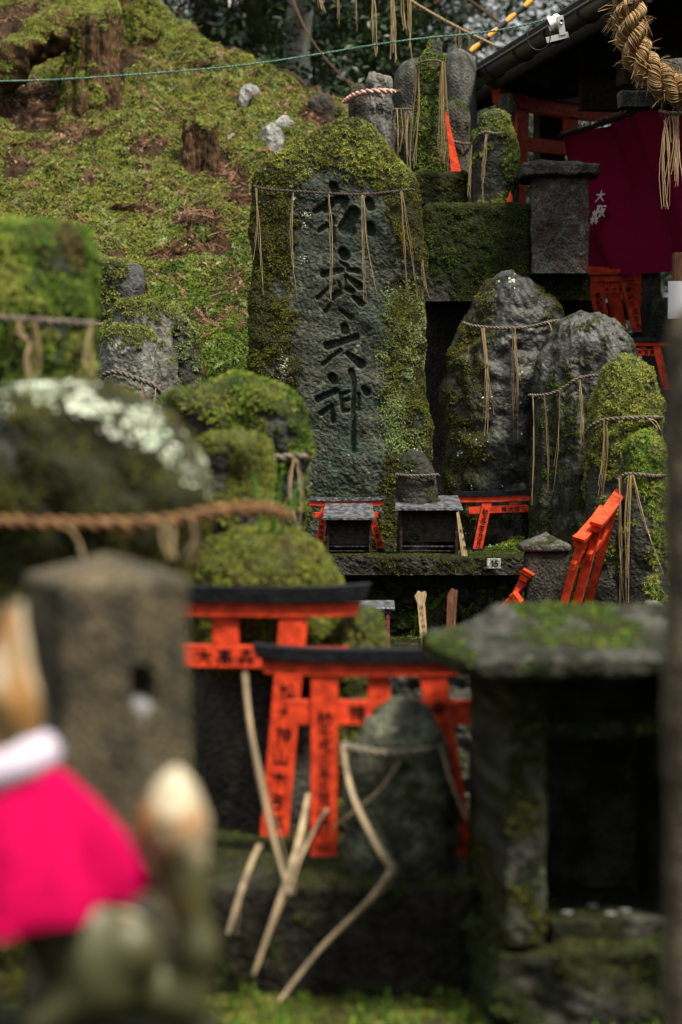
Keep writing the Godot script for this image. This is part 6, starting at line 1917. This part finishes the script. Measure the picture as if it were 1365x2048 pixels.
func build_stone_house() -> void:
	# the roofed stone shrine in the right foreground
	var d := 3.92
	var k := d / F
	var b := P(1130, 1930, d)
	b.y = 0.0
	var t := thing("stone_shrine", "mossy roofed stone shrine with a dark open front at the right", "stone shrine", b)
	var X := func(px: float) -> float: return P(px, 0, d).x - b.x
	var Y := func(py: float) -> float: return P(0, py, d).y
	var stone := {"stone": Color(0.085, 0.086, 0.070), "stone2": Color(0.21, 0.21, 0.18), "mottle": Color(0.042, 0.048, 0.028), "mottle_freq": 9.0, "pal": "deep", "mat": "granite"}
	var put := func(called: String, x0: float, x1: float, y0: float, y1: float, z0: float, z1: float, o: Dictionary) -> MeshInstance3D:
		var oo := stone.duplicate()
		oo.merge({"n": 14.0, "round": 0.0, "levels": 40, "front": 40, "back": 14, "amp": 0.004, "fine": 0.0025, "freq": 8.0}, true)
		oo.merge(o, true)
		var e := 0.005
		var h: float = y0 - y1
		var wx := (x1 - x0) * .5
		var wz := (z1 - z0) * .5
		var s := loft([[h, 0, wx - e, wz - e, 0], [h - e * .6, 0, wx - e * .2, wz - e * .2, 0], [h - e * 2, 0, wx, wz, 0], [0, 0, wx, wz, 0]], oo)
		paint(s, oo)
		var m := part(t, called, s.mesh(), mats.granite, Vector3((x0 + x1) * .5, y1, (z0 + z1) * .5))
		if oo.get("dens", 0.0) > 0:
			var hold := Node3D.new()
			hold.name = called + "_moss"
			hold.set_meta("kind", "stuff")
			t.add_child(hold, true)
			hold.position = m.position
			scatter(hold, "moss", s, oo.dens, "fine", Vector2(0.004, 0.009), oo.pal, int(oo.seed))
		return m
	var zb := -0.36
	put.call("left_wall", X.call(966), X.call(1052), Y.call(1344), 0.145, zb, 0.0, {"moss": 0.2, "moss_up": 0.0, "seed": 111, "dens": 7000.0, "pal": "olive", "lichen_amount": 0.42, "lichen": Color(0.19, 0.23, 0.15), "levels": 70})
	put.call("right_wall", X.call(1322), X.call(1440), Y.call(1344), 0.10, zb + 0.042, 0.0, {"moss": 0.0, "seed": 112})
	put.call("back_wall", X.call(1053), X.call(1440), Y.call(1346), 0.10, zb, zb + 0.04, {"moss": -0.5, "seed": 113})
	put.call("sill", X.call(1053), X.call(1321), Y.call(1842), 0.145, zb + 0.042, -0.012, {"moss": 0.0, "seed": 114, "dens": 3000.0})
	put.call("inner_shelf", X.call(1053) + 0.002, X.call(1321) - 0.001, Y.call(1452), Y.call(1486), -0.15, -0.07, {"moss": 0.35, "moss_up": 0.3, "seed": 115, "dens": 6000.0, "pal": "vivid", "levels": 16})
	put.call("plinth", X.call(930), X.call(1450), 0.145, -0.02, zb - 0.06, 0.05, {"moss": 0.35, "moss_up": 0.4, "seed": 116, "dens": 7000.0, "amp": 0.02, "levels": 24})
	# hipped roof slab
	var o := {"n": 9.0, "round": 0.0, "levels": 60, "front": 90, "back": 40, "amp": 0.007, "fine": 0.003, "freq": 8.0, "seed": 117}
	o.merge(stone)
	o.merge({"moss": -0.12, "moss_up": 0.25, "moss_freq": 6.0, "lichen_amount": 0.08}, true)
	o["where"] = func(f: Vector3, n: Vector3) -> float: return 0.85 * sm(0.22, 0.12, absf(f.x - 0.40)) * sm(0.35, 0.6, f.y) - 0.25 + 0.55 * sm(0.12, 0.03, f.x) + 0.35 * sm(0.3, 0.1, f.y)
	var x0: float = X.call(852)
	var x1: float = X.call(1520)
	var yt: float = Y.call(1226)
	var ye: float = Y.call(1310)
	var yb: float = Y.call(1343)
	var cx := (x0 + x1) * .5
	var wx := (x1 - x0) * .5
	var wz := 0.27
	var s := loft([[yt - yb, 0, wx * .60, 0.012, -0.02], [yt - yb - 0.006, 0, wx * .64, 0.04, -0.01], [(yt + ye) * .5 - yb, 0, wx * .78, wz * .52, 0], [ye - yb + 0.012, 0, wx * .95, wz * .92, 0], [ye - yb, 0, wx, wz, 0], [0.004, 0, wx * .99, wz * .99, 0], [0, 0, wx * .9, wz * .9, 0], [0.001, 0, wx * .3, wz * .3, 0]], o)
	paint(s, o)
	var roof := part(t, "roof", s.mesh(), mats.granite, Vector3(cx, yb, -0.17))
	var hold := Node3D.new()
	hold.name = "roof_moss"
	hold.set_meta("kind", "stuff")
	t.add_child(hold, true)
	hold.position = roof.position
	scatter(hold, "moss", s, 9000.0, "fine", Vector2(0.005, 0.011), "vivid", 118)
	for q in s.v.size():
		var band := sm(0.55, 0.2, s.n[q].y) * sm(-0.9, -0.5, s.n[q].y) * sm(-0.25, 0.1, nz(s.v[q], 9.0, 119))
		s.mask[q] = band
	scatter(hold, "moss", s, 12000.0, "fine", Vector2(0.004, 0.008), "deep", 120)
	t.rotation.y = deg_to_rad(7)
	t.position.x += 0.034
	# coins left on the sill
	for q in [[1200, 1798, 0.09, "pale coin deepest inside the dark stone shrine"], [1142, 1835, 0.03, "pale coin nearest the shrine's left wall on the sill"], [1228, 1832, 0.02, "pale coin at the front of the shrine sill"], [1262, 1826, 0.05, "pale coin nearest the shrine's right wall on the sill"]]:
		var c := CylinderMesh.new()
		c.top_radius = 0.009
		c.bottom_radius = 0.009
		c.height = 0.0018
		var coin := MeshInstance3D.new()
		coin.mesh = c
		coin.name = numbered("coin")
		coin.material_override = mats.bracket
		add_child(coin)
		coin.position = Vector3(b.x + X.call(q[0]), Y.call(1842) + 0.003, b.z - q[2] - 0.03)
		tag(coin, q[3], "coin", "coins left on the shrine sill")

func build_pavilion() -> void:
	# roofed shelter at the upper right: its eave runs away from the viewer
	var e0 := P(886, 196, 11.2)
	var e1v := P(1210, 0, 8.75)
	e1v.y = e0.y
	var dir := (e1v - e0).normalized()
	var len := 2.75
	var side := Vector3(-dir.z, 0, dir.x) * -1.0
	if side.x < 0: side = -side
	var t := thing("shrine_pavilion", "dark wooden shelter roof with gutter jutting in at the upper right", "pavilion", e0)
	var bs := Basis(side, Vector3.UP, side.cross(Vector3.UP))
	var fw := side.cross(Vector3.UP)
	if fw.dot(dir) < 0: fw = -fw
	bs = Basis(side, Vector3.UP, side.cross(Vector3.UP))
	var put := func(called: String, size: Vector3, x: float, y: float, z: float, m: String, tilt := 0.0) -> MeshInstance3D:
		var mi := box_part(t, called, size, side * x + Vector3.UP * y + dir * z, mats[m], 0.004)
		mi.basis = bs * Basis(Vector3.BACK, tilt)
		return mi
	var slope := deg_to_rad(22)
	# gutter: half pipe with hangers
	var s := Shape.new()
	var r := 0.045
	for k in 11:
		var a := PI + PI * k / 10.0
		for e in [0.0, len]:
			s.v.append(side * cos(a) * r + Vector3.UP * sin(a) * r + dir * e)
	for k in 10:
		s.quad(k * 2, k * 2 + 1, k * 2 + 3, k * 2 + 2)
	s.smooth()
	part(t, "gutter", s.mesh(), mats.gutter)
	s = Shape.new()
	tube(s, [-side * r, -side * r + dir * len], [0.007], 6)
	part(t, "gutter_lip", s.mesh(), mats.gutter)
	for q in [0.2, 0.55, 0.95, 1.4, 1.85, 2.3]:
		s = Shape.new()
		var pts := []
		for k in 9:
			var a := PI + PI * k / 8.0
			pts.append(side * cos(a) * (r + 0.004) + Vector3.UP * sin(a) * (r + 0.004) + dir * q)
		tube(s, pts, [0.005], 5)
		part(t, "gutter_hanger", s.mesh(), mats.gutter)
	put.call("roof", Vector3(2.6, 0.05, len + 0.1), 1.26, 0.07 + 1.2 * tan(slope), len * .5, "roof_tin", slope)
	put.call("fascia", Vector3(0.025, 0.10, len), 0.085, -0.005, len * .5, "dark_wood")
	for k in 13:
		put.call("rafter", Vector3(2.3, 0.05, 0.04), 1.18, 0.0 + 1.08 * tan(slope), 0.12 + k * (len - 0.2) / 12.0, "dark_wood", slope)
	put.call("gable_board", Vector3(2.3, 0.12, 0.03), 1.18, -0.02 + 1.08 * tan(slope), -0.02, "dark_wood", slope)
	put.call("wall_plate", Vector3(0.12, 0.14, len - 0.1), 0.44, 0.02, len * .5, "dark_wood")
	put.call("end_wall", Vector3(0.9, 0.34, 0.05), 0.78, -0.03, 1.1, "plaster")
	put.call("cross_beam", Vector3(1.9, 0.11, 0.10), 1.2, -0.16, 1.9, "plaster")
	# posts reaching the ground
	for q in [[0.44, 0.25], [0.44, 2.6], [1.9, 0.25], [1.9, 2.6]]:
		var h: float = e0.y - 0.575 - 0.05
		put.call("post", Vector3(0.12, h, 0.12), q[0], -0.05 - h * .5, q[1], "dark_wood")
	# back boards on the far side make the interior dark
	put.call("back_boards", Vector3(0.03, 1.9, len - 0.5), 1.98, -0.95, len * .5, "dark_wood")
	# bracket with china insulator, and the wire
	var ip := P(1112, 44, 8.95)
	var bt := thing("wire_insulator", "white china insulator on a steel bracket at the eave", "insulator", ip)
	s = Shape.new()
	var kk := 8.95 / F
	var prof := [[0, 14], [5, 16], [10, 12], [15, 16], [21, 15], [25, 10]]
	var pts2 := []
	var rad2 := []
	for q in prof:
		pts2.append(Vector3((q[0] - 14) * kk, (q[0] - 14) * kk * .35, 0))
		rad2.append(q[1] * kk)
	tube(s, pts2, rad2, 16)
	part(bt, "insulator", s.mesh(), mats.white_china)
	box_part(bt, "strap", Vector3(0.024, 0.072, 0.006), Vector3(0.018, -0.018, 0.03), mats.bracket, 0.001, Basis(Vector3.BACK, 0.15))
	box_part(bt, "arm", Vector3(0.085, 0.022, 0.006), Vector3(0.004, -0.062, 0.026), mats.bracket, 0.001, Basis(Vector3.BACK, 0.25))
	s = Shape.new()
	tube(s, [Vector3(0.018, -0.005, 0.02), Vector3(0.018, -0.005, 0.042)], [0.008], 8)
	part(bt, "bolt", s.mesh(), mats.bracket)
	s = Shape.new()
	var loop := []
	for k in 22:
		var a := TAU * k / 21.0 * 0.82 + 1.9
		loop.append(Vector3(-0.065 + cos(a) * 0.043, -0.058 + sin(a) * 0.05, 0.02 + 0.0006 * k))
	tube(s, loop, [0.0018], 5)
	part(bt, "wire_loop", s.mesh(), mats.gutter)
	var w0 := P(-60, 163, 10.0)
	var wt := thing("wire", "thin green twisted wire sagging across the hill to the eave", "wire", w0)
	var line := []
	for q in [[-60, 163, 10.0], [60, 161, 9.9], [200, 154, 9.8], [400, 139, 9.6], [520, 126, 9.5], [640, 108, 9.4], [760, 88, 9.25], [860, 75, 9.15], [960, 66, 9.05], [1050, 50, 8.97], [1100, 36, 8.94]]: line.append(P(q[0], q[1], q[2]) - w0)
	part(wt, "cable", rope_mesh(spline(line, 4), 0.0042, 0.03, [Color(0.012, 0.06, 0.05), Color(0.20, 0.34, 0.27)], 5), mats.rope_fibre)
	# black and yellow tape rope above the roof
	var y0 := P(945, 105, 10.6)
	var yt := thing("striped_rope", "black and yellow striped rope slanting above the eave", "rope", y0)
	for k in 8:
		s = Shape.new()
		var a := P(942 + k * 18, 103 - k * 15, 10.6) - y0
		var c := P(942 + (k + 1) * 18, 103 - (k + 1) * 15, 10.6) - y0
		tube(s, [a, a.lerp(c, .5), c], [0.010, 0.015, 0.010], 8)
		part(yt, "stripe", s.mesh(), mats.yellow_tape if k % 2 == 0 else mats.black_tape)
	# straw rope above the frame whose stalks hang into view
	var hang := []
	var rr := RandomNumberGenerator.new()
	rr.seed = 12
	for q in [[642, 25], [676, 48], [716, 62], [750, 108], [784, 125], [793, 120], [812, 60], [824, 128], [818, 95], [640, 14]]:
		hang.append([q[0] - 3, -60 + (q[0] - 640) * 0.1, 9.9, q[0] + rr.randf_range(-2, 5), q[1], 9.9, 0])
	rope("straw rope strung high over the hill with long hanging stalks", [[560, -40, 9.9], [640, -58, 9.9], [740, -52, 9.9], [840, -44, 9.9], [930, -80, 9.9]], 0.008, hang, {"straw_r": 0.003}, "straw ropes hung in the air")
	rope("bare straw rope slanting down behind the tall mossy post", [[810, -6, 10.3], [870, 30, 10.3], [930, 62, 10.3], [992, 92, 10.3]], 0.007, [[914, 52, 10.28, 916, 100, 10.28, 0], [920, 55, 10.28, 918, 104, 10.28, 0], [937, 64, 10.28, 936, 102, 10.28, 1]], {"cols": [Color(0.16, 0.11, 0.06), Color(0.34, 0.25, 0.15)]}, "straw ropes hung in the air")
	# curtain on a rod, parallel to the eave
	var c0 := P(1128, 278, 10.45)
	var c1 := P(1372, 197, 9.25)
	c1.y = c0.y
	var ct := thing("red_curtain", "dark crimson shrine curtain with white characters under the shelter", "curtain", c0)
	var cd := c1 - c0
	var cn := Vector3(cd.z, 0, -cd.x).normalized()
	if cn.z < 0: cn = -cn
	s = Shape.new()
	var nu := 150
	var nv := 60
	var cpoint := func(u: float, v: float) -> Vector3:
		var drop := 0.60 + 0.05 * sin(clampf(u, 0, 1.3) * 2.2)
		var fold := 0.055 * sin(u * 11.0 - v * 4.0 + 0.8 * sin(u * 5.0)) * (0.25 + v) + 0.012 * sin(u * 31.0 - 7.0 * v) * (1 - v * .4) + 0.05 * v * v * sin(u * 6.0 - 3.0 * v)
		return cd * (u + 0.10 * v * sin(u * 3.0)) - Vector3.UP * (v * drop) + cn * fold
	for k in nv + 1:
		for j in nu + 1:
			s.v.append(cpoint.call(-0.02 + 1.35 * j / nu, float(k) / nv))
	for k in nv:
		for j in nu:
			var a := k * (nu + 1) + j
			s.quad(a, a + 1, a + nu + 2, a + nu + 1)
	s.smooth()
	part(ct, "cloth", s.mesh(), mats.curtain)
	s = Shape.new()
	tube(s, [-cd * 0.05 + Vector3.UP * 0.012, cd * 1.4 + Vector3.UP * 0.012], [0.012], 8)
	part(ct, "rod", s.mesh(), mats.dark_wood)
	for k in 22:
		s = Shape.new()
		tube(s, [cd * (k * 0.05) + Vector3.UP * 0.026 + cn * 0.01, cd * (k * 0.05 + 0.02) + Vector3.UP * 0.03 + cn * 0.015], [0.005], 5)
		part(ct, "hook", s.mesh(), mats.bracket)
	# characters on the cloth, laid on its folds
	s = Shape.new()
	for q in [["dai", 1212, 380, 17], ["saka", 1211, 410, 17], ["mori", 1184, 424, 18], ["mori", 1197, 420, 18]]:
		var u0 := 0.0
		var best := 1e9
		var v0 := 0.0
		for a in 60:
			for c in 30:
				var p := px_of(c0 + cpoint.call(a / 60.0, c / 30.0))
				var e := p.distance_to(Vector2(q[1], q[2]))
				if e < best:
					best = e
					u0 = a / 60.0
					v0 = c / 30.0
		var o: Vector3 = cpoint.call(u0, v0)
		var rt: Vector3 = (cpoint.call(u0 + 0.05, v0) - o).normalized()
		var dn: Vector3 = (cpoint.call(u0, v0 + 0.05) - o).normalized()
		write_char(s, q[0], o + cn * 0.036, rt, dn, 27 * 9.9 / F * q[3] / 17.0, 0.12, 0.002)
		part(ct, "character", s.mesh(), mats.print_grey)
		s = Shape.new()
	# gates inside and under the shelter
	var g := "vermilion gates inside the shelter"
	var gate := torii("large dim red gate inside the shelter above the pillar", {"w": 1.0, "h": 0.95, "t": 0.05, "cap_h": 0.05, "beam_h": 0.06, "leg_w": 0.07, "legs": [[-0.32, -0.36], [0.32, 0.36]], "tie_y": 0.70, "tie_h": 0.06, "tie_w": 0.9, "lift": 0.05}, g)
	gate.position = P(1140, 900, 10.9)
	gate.position.y = 1.60
	gate.rotation.y = deg_to_rad(40)
	var gb := thing("gate_bench", "dark bench in the shelter's shade carrying the dim red gate", "bench", Vector3(gate.position.x, 0.575, gate.position.z))
	box_part(gb, "top", Vector3(1.1, 0.05, 0.5), Vector3(0, 0.995, 0), mats.dark_wood)
	for sx in [-1, 1]:
		for sz in [-1, 1]: box_part(gb, "leg", Vector3(0.06, 0.97, 0.06), Vector3(sx * .48, 0.485, sz * .18), mats.dark_wood)
	var txt := ["hou", "nou", "hei", "sei", "nen", "kichi"]
	torii_px("red gate with lettered tie beam just under the curtain", 9.75, {"top": [1120, 1312, 540], "cap": 10, "beam": 14, "t": 0.035, "leg_w": 26, "legs": [[1192, 1212], [1256, 1280]], "tie": [1165, 1286, 572, 588], "foot_y": 676, "foot": 0.02, "text_tie": ["kami", "dai", "ki", "take"], "text_legs": [[1, 0.1, txt, 0.5], [0, 0.2, txt, 0.5]], "cap_mat": "vermilion"}, g).rotation.z = deg_to_rad(2)
	torii_px("second red gate crowded behind the lettered one", 9.9, {"top": [1150, 1325, 536], "cap": 10, "beam": 14, "t": 0.035, "leg_w": 26, "legs": [[1222, 1240], [1282, 1296]], "tie": [1180, 1300, 562, 578], "foot_y": 670, "foot": 0.02, "text_legs": [[1, 0.2, txt, 0.5]], "cap_mat": "vermilion"}, g)
	torii_px("small low red gate behind the bright moss-capped stone", 8.9, {"top": [1236, 1352, 676], "cap": 8, "beam": 8, "t": 0.03, "leg_w": 15, "legs": [[1258, 1250], [1312, 1334]], "tie": [1246, 1322, 698, 712], "foot_y": 790, "foot": 0.02, "text_tie": ["kami", "dai", "go", "take"]}, g)
	var at := P(1250, 690, 9.8)
	var shelf := thing("gate_shelf", "dark wooden stand carrying the crowded red gates", "shelf", Vector3(at.x, 0.575, at.z))
	var sh: float = P(0, 676, 9.75).y - 0.575
	box_part(shelf, "board", Vector3(0.5, 0.03, 0.36), Vector3(0, sh - 0.018, 0), mats.dark_wood)
	for sx in [-1, 1]: box_part(shelf, "leg", Vector3(0.04, sh - 0.034, 0.3), Vector3(sx * .22, (sh - 0.034) * .5, 0), mats.dark_wood)
	at = P(1294, 795, 8.9)
	shelf = thing("gate_shelf", "low dark stand carrying the small low red gate", "shelf", Vector3(at.x, 0.575, at.z))
	sh = P(0, 790, 8.9).y - 0.575
	box_part(shelf, "board", Vector3(0.3, 0.03, 0.2), Vector3(0, sh - 0.017, 0), mats.dark_wood)
	for sx in [-1, 1]: box_part(shelf, "leg", Vector3(0.03, sh - 0.034, 0.16), Vector3(sx * .12, (sh - 0.034) * .5, 0), mats.dark_wood)
	# notice on a wooden post
	at = P(1362, 620, 9.0)
	var nt := thing("paper_notice", "blank whitish paper notice pinned to a wooden post at the right edge", "notice", Vector3(at.x, 0.575, at.z))
	box_part(nt, "post", Vector3(0.07, P(0, 505, 9.0).y - 0.575, 0.06), Vector3(0.01, (P(0, 505, 9.0).y - 0.575) * .5, -0.035), mats.brown_wood)
	box_part(nt, "paper", Vector3(0.12, 0.14, 0.002), Vector3(0.012, P(0, 600, 9.0).y - 0.575, 0), mats.paper, 0.0005)
	# dim carved stones in the shade behind
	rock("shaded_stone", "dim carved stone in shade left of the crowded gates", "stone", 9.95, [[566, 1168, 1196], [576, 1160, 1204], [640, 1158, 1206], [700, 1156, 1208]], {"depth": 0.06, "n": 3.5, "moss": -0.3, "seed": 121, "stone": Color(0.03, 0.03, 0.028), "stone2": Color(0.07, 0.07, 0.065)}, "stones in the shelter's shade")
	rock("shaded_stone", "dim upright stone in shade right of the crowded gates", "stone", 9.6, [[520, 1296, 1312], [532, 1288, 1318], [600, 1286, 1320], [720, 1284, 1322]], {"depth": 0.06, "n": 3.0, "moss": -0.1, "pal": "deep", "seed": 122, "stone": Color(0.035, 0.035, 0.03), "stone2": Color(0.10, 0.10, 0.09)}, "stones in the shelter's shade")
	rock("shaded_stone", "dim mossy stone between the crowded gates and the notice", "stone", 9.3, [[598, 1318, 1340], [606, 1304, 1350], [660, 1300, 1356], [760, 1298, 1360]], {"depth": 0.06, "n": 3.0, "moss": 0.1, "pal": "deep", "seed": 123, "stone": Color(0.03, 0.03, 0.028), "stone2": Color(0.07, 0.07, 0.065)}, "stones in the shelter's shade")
	build_big_rope()

func build_big_rope() -> void:
	# stone gate at the right edge carrying a heavy straw rope
	var d := 8.3
	var sg := thing("stone_gate", "grey stone gate post and beam behind the heavy straw rope", "stone gate", Vector3(P(1475, 200, d + 0.12).x, 0.30, P(1475, 200, d + 0.12).z))
	var o := {"n": 10.0, "round": 0.0, "levels": 60, "front": 40, "back": 14, "amp": 0.004, "fine": 0.002}
	var k := d / F
	var ytop := P(0, 126, d + 0.12).y - 0.30
	var s := loft([[ytop, 0, 0.13, 0.09, 0], [ytop - 0.008, 0, 0.15, 0.10, 0], [ytop * .5, 0, 0.155, 0.10, 0], [0, 0, 0.16, 0.11, 0]], o)
	paint(s, {"stone": Color(0.10, 0.10, 0.09), "stone2": Color(0.24, 0.24, 0.22), "moss": -0.5, "seed": 131})
	part(sg, "post", s.mesh(), mats.granite)
	s = loft([[0.115, 0, 0.05, 0.05, 0], [0.108, 0, 0.058, 0.055, 0], [0, 0, 0.06, 0.06, 0]], o)
	paint(s, {"stone": Color(0.12, 0.12, 0.11), "stone2": Color(0.27, 0.27, 0.25), "moss": -0.5, "seed": 133})
	part(sg, "block", s.mesh(), mats.granite, Vector3(P(1350, 200, d + 0.12).x - sg.position.x, P(0, 189, d + 0.12).y - 0.30, 0))
	var bm := P(1330, 200, d + 0.12)
	s = Shape.new()
	o.levels = 24
	s = loft([[0.055, 0, 0.16, 0.05, 0], [0.048, 0, 0.165, 0.055, 0], [0, 0, 0.165, 0.055, 0]], o)
	paint(s, {"stone": Color(0.09, 0.09, 0.085), "stone2": Color(0.21, 0.21, 0.195), "moss": -0.5, "seed": 132})
	part(sg, "beam", s.mesh(), mats.granite, Vector3(bm.x - sg.position.x, P(0, 217, d + 0.12).y - 0.30, 0))
	# heavy rope: three strands, each of many straws
	var a0 := P(1262, -60, d)
	var t := thing("heavy_straw_rope", "thick twisted golden straw rope with bristling ends at the upper right", "rope", a0)
	var path := []
	for q in [[1262, -60], [1259, 10], [1262, 60], [1272, 100], [1292, 135], [1325, 165], [1370, 188], [1440, 205]]: path.append(P(q[0], q[1], d) - a0)
	var line := spline(path, 12)
	var r := RandomNumberGenerator.new()
	r.seed = 44
	var R := 0.0295
	var side := Vector3.RIGHT
	var frames := []
	for i in line.size():
		var tn: Vector3 = (line[mini(i + 1, line.size() - 1)] - line[maxi(i - 1, 0)]).normalized()
		side = (side - tn * side.dot(tn)).normalized()
		frames.append([side, tn.cross(side), tn])
	var dist := 0.0
	var phase := []
	for i in line.size():
		if i > 0: dist += (line[i] as Vector3).distance_to(line[i - 1])
		phase.append(dist * TAU / 0.20)
	var gold := [Color(0.26, 0.165, 0.070), Color(0.18, 0.105, 0.042), Color(0.34, 0.235, 0.115), Color(0.12, 0.065, 0.027)]
	for strand in 3:
		s = Shape.new()
		for f in 44:
			var fa := TAU * f / 44.0 + r.randf_range(-.1, .1)
			var fr := R * r.randf_range(0.80, 1.04)
			var pts := []
			var cols := []
			var col: Color = gold[r.randi() % 4]
			for i in line.size():
				var th: float = phase[i] + TAU * strand / 3.0
				var c: Vector3 = line[i] + (frames[i][0] * cos(th) + frames[i][1] * sin(th)) * R * 0.95
				var ph: float = -phase[i] * 1.3 + fa
				pts.append(c + (frames[i][0] * cos(ph) + frames[i][1] * sin(ph)) * fr)
				cols.append(col * (0.85 + 0.35 * absf(noise.get_noise_2d(i * 4.0, f * 31.0))))
			tube(s, pts, [0.0032], 4, Color.WHITE, cols, false)
		part(t, "strand", s.mesh(), mats.straw)
	s = Shape.new()
	for q in 260:
		var i := r.randi() % line.size()
		var th := r.randf() * TAU
		var nn: Vector3 = frames[i][0] * cos(th) + frames[i][1] * sin(th)
		var p: Vector3 = line[i] + nn * R * 1.5
		var dd: Vector3 = (nn * r.randf_range(0.5, 1.3) + frames[i][2] * r.randf_range(-1.1, 0.5)).normalized()
		var L := r.randf_range(0.02, 0.06)
		tube(s, [p, p + dd * L * .5, p + dd * L - Vector3.UP * L * .15], [0.0013, 0.0011, 0.0006], 3, gold[r.randi() % 3] * 1.1, [], false)
	for q in 40:
		var p := P(1258 + r.randf_range(-26, 26), r.randf_range(-6, 14), d + 0.02) - a0
		var e := p + Vector3(r.randf_range(-0.09, 0.05), -r.randf_range(0.02, 0.12), r.randf_range(0, .05))
		tube(s, [p, p.lerp(e, .5), e], [0.0014, 0.0012, 0.0006], 3, gold[r.randi() % 3] * 1.1, [], false)
	part(t, "loose_straws", s.mesh(), mats.straw).set_meta("kind", "stuff")
	s = Shape.new()
	tube(s, [P(1240, 4, d) - a0, P(1260, 8, d - 0.06) - a0, P(1282, 2, d) - a0], [0.006], 6)
	part(t, "binding", s.mesh(), mats.black_tape)
	# straws hanging from the stone beam
	var hang := []
	for q in [[1332, 235, 1330, 418], [1329, 240, 1333, 412], [1345, 228, 1344, 340], [1350, 228, 1348, 374], [1356, 228, 1353, 372], [1353, 228, 1352, 362], [1358, 230, 1366, 380], [1341, 228, 1340, 285]]: hang.append([q[0], q[1], d, q[2], q[3], d, 0])
	rope("straw cord along the stone beam with hanging stalks at the right edge", [[1318, 222, d], [1345, 226, d - 0.01], [1380, 224, d]], 0.007, hang, {"straw_r": 0.0026}, "straw ropes hung in the air")
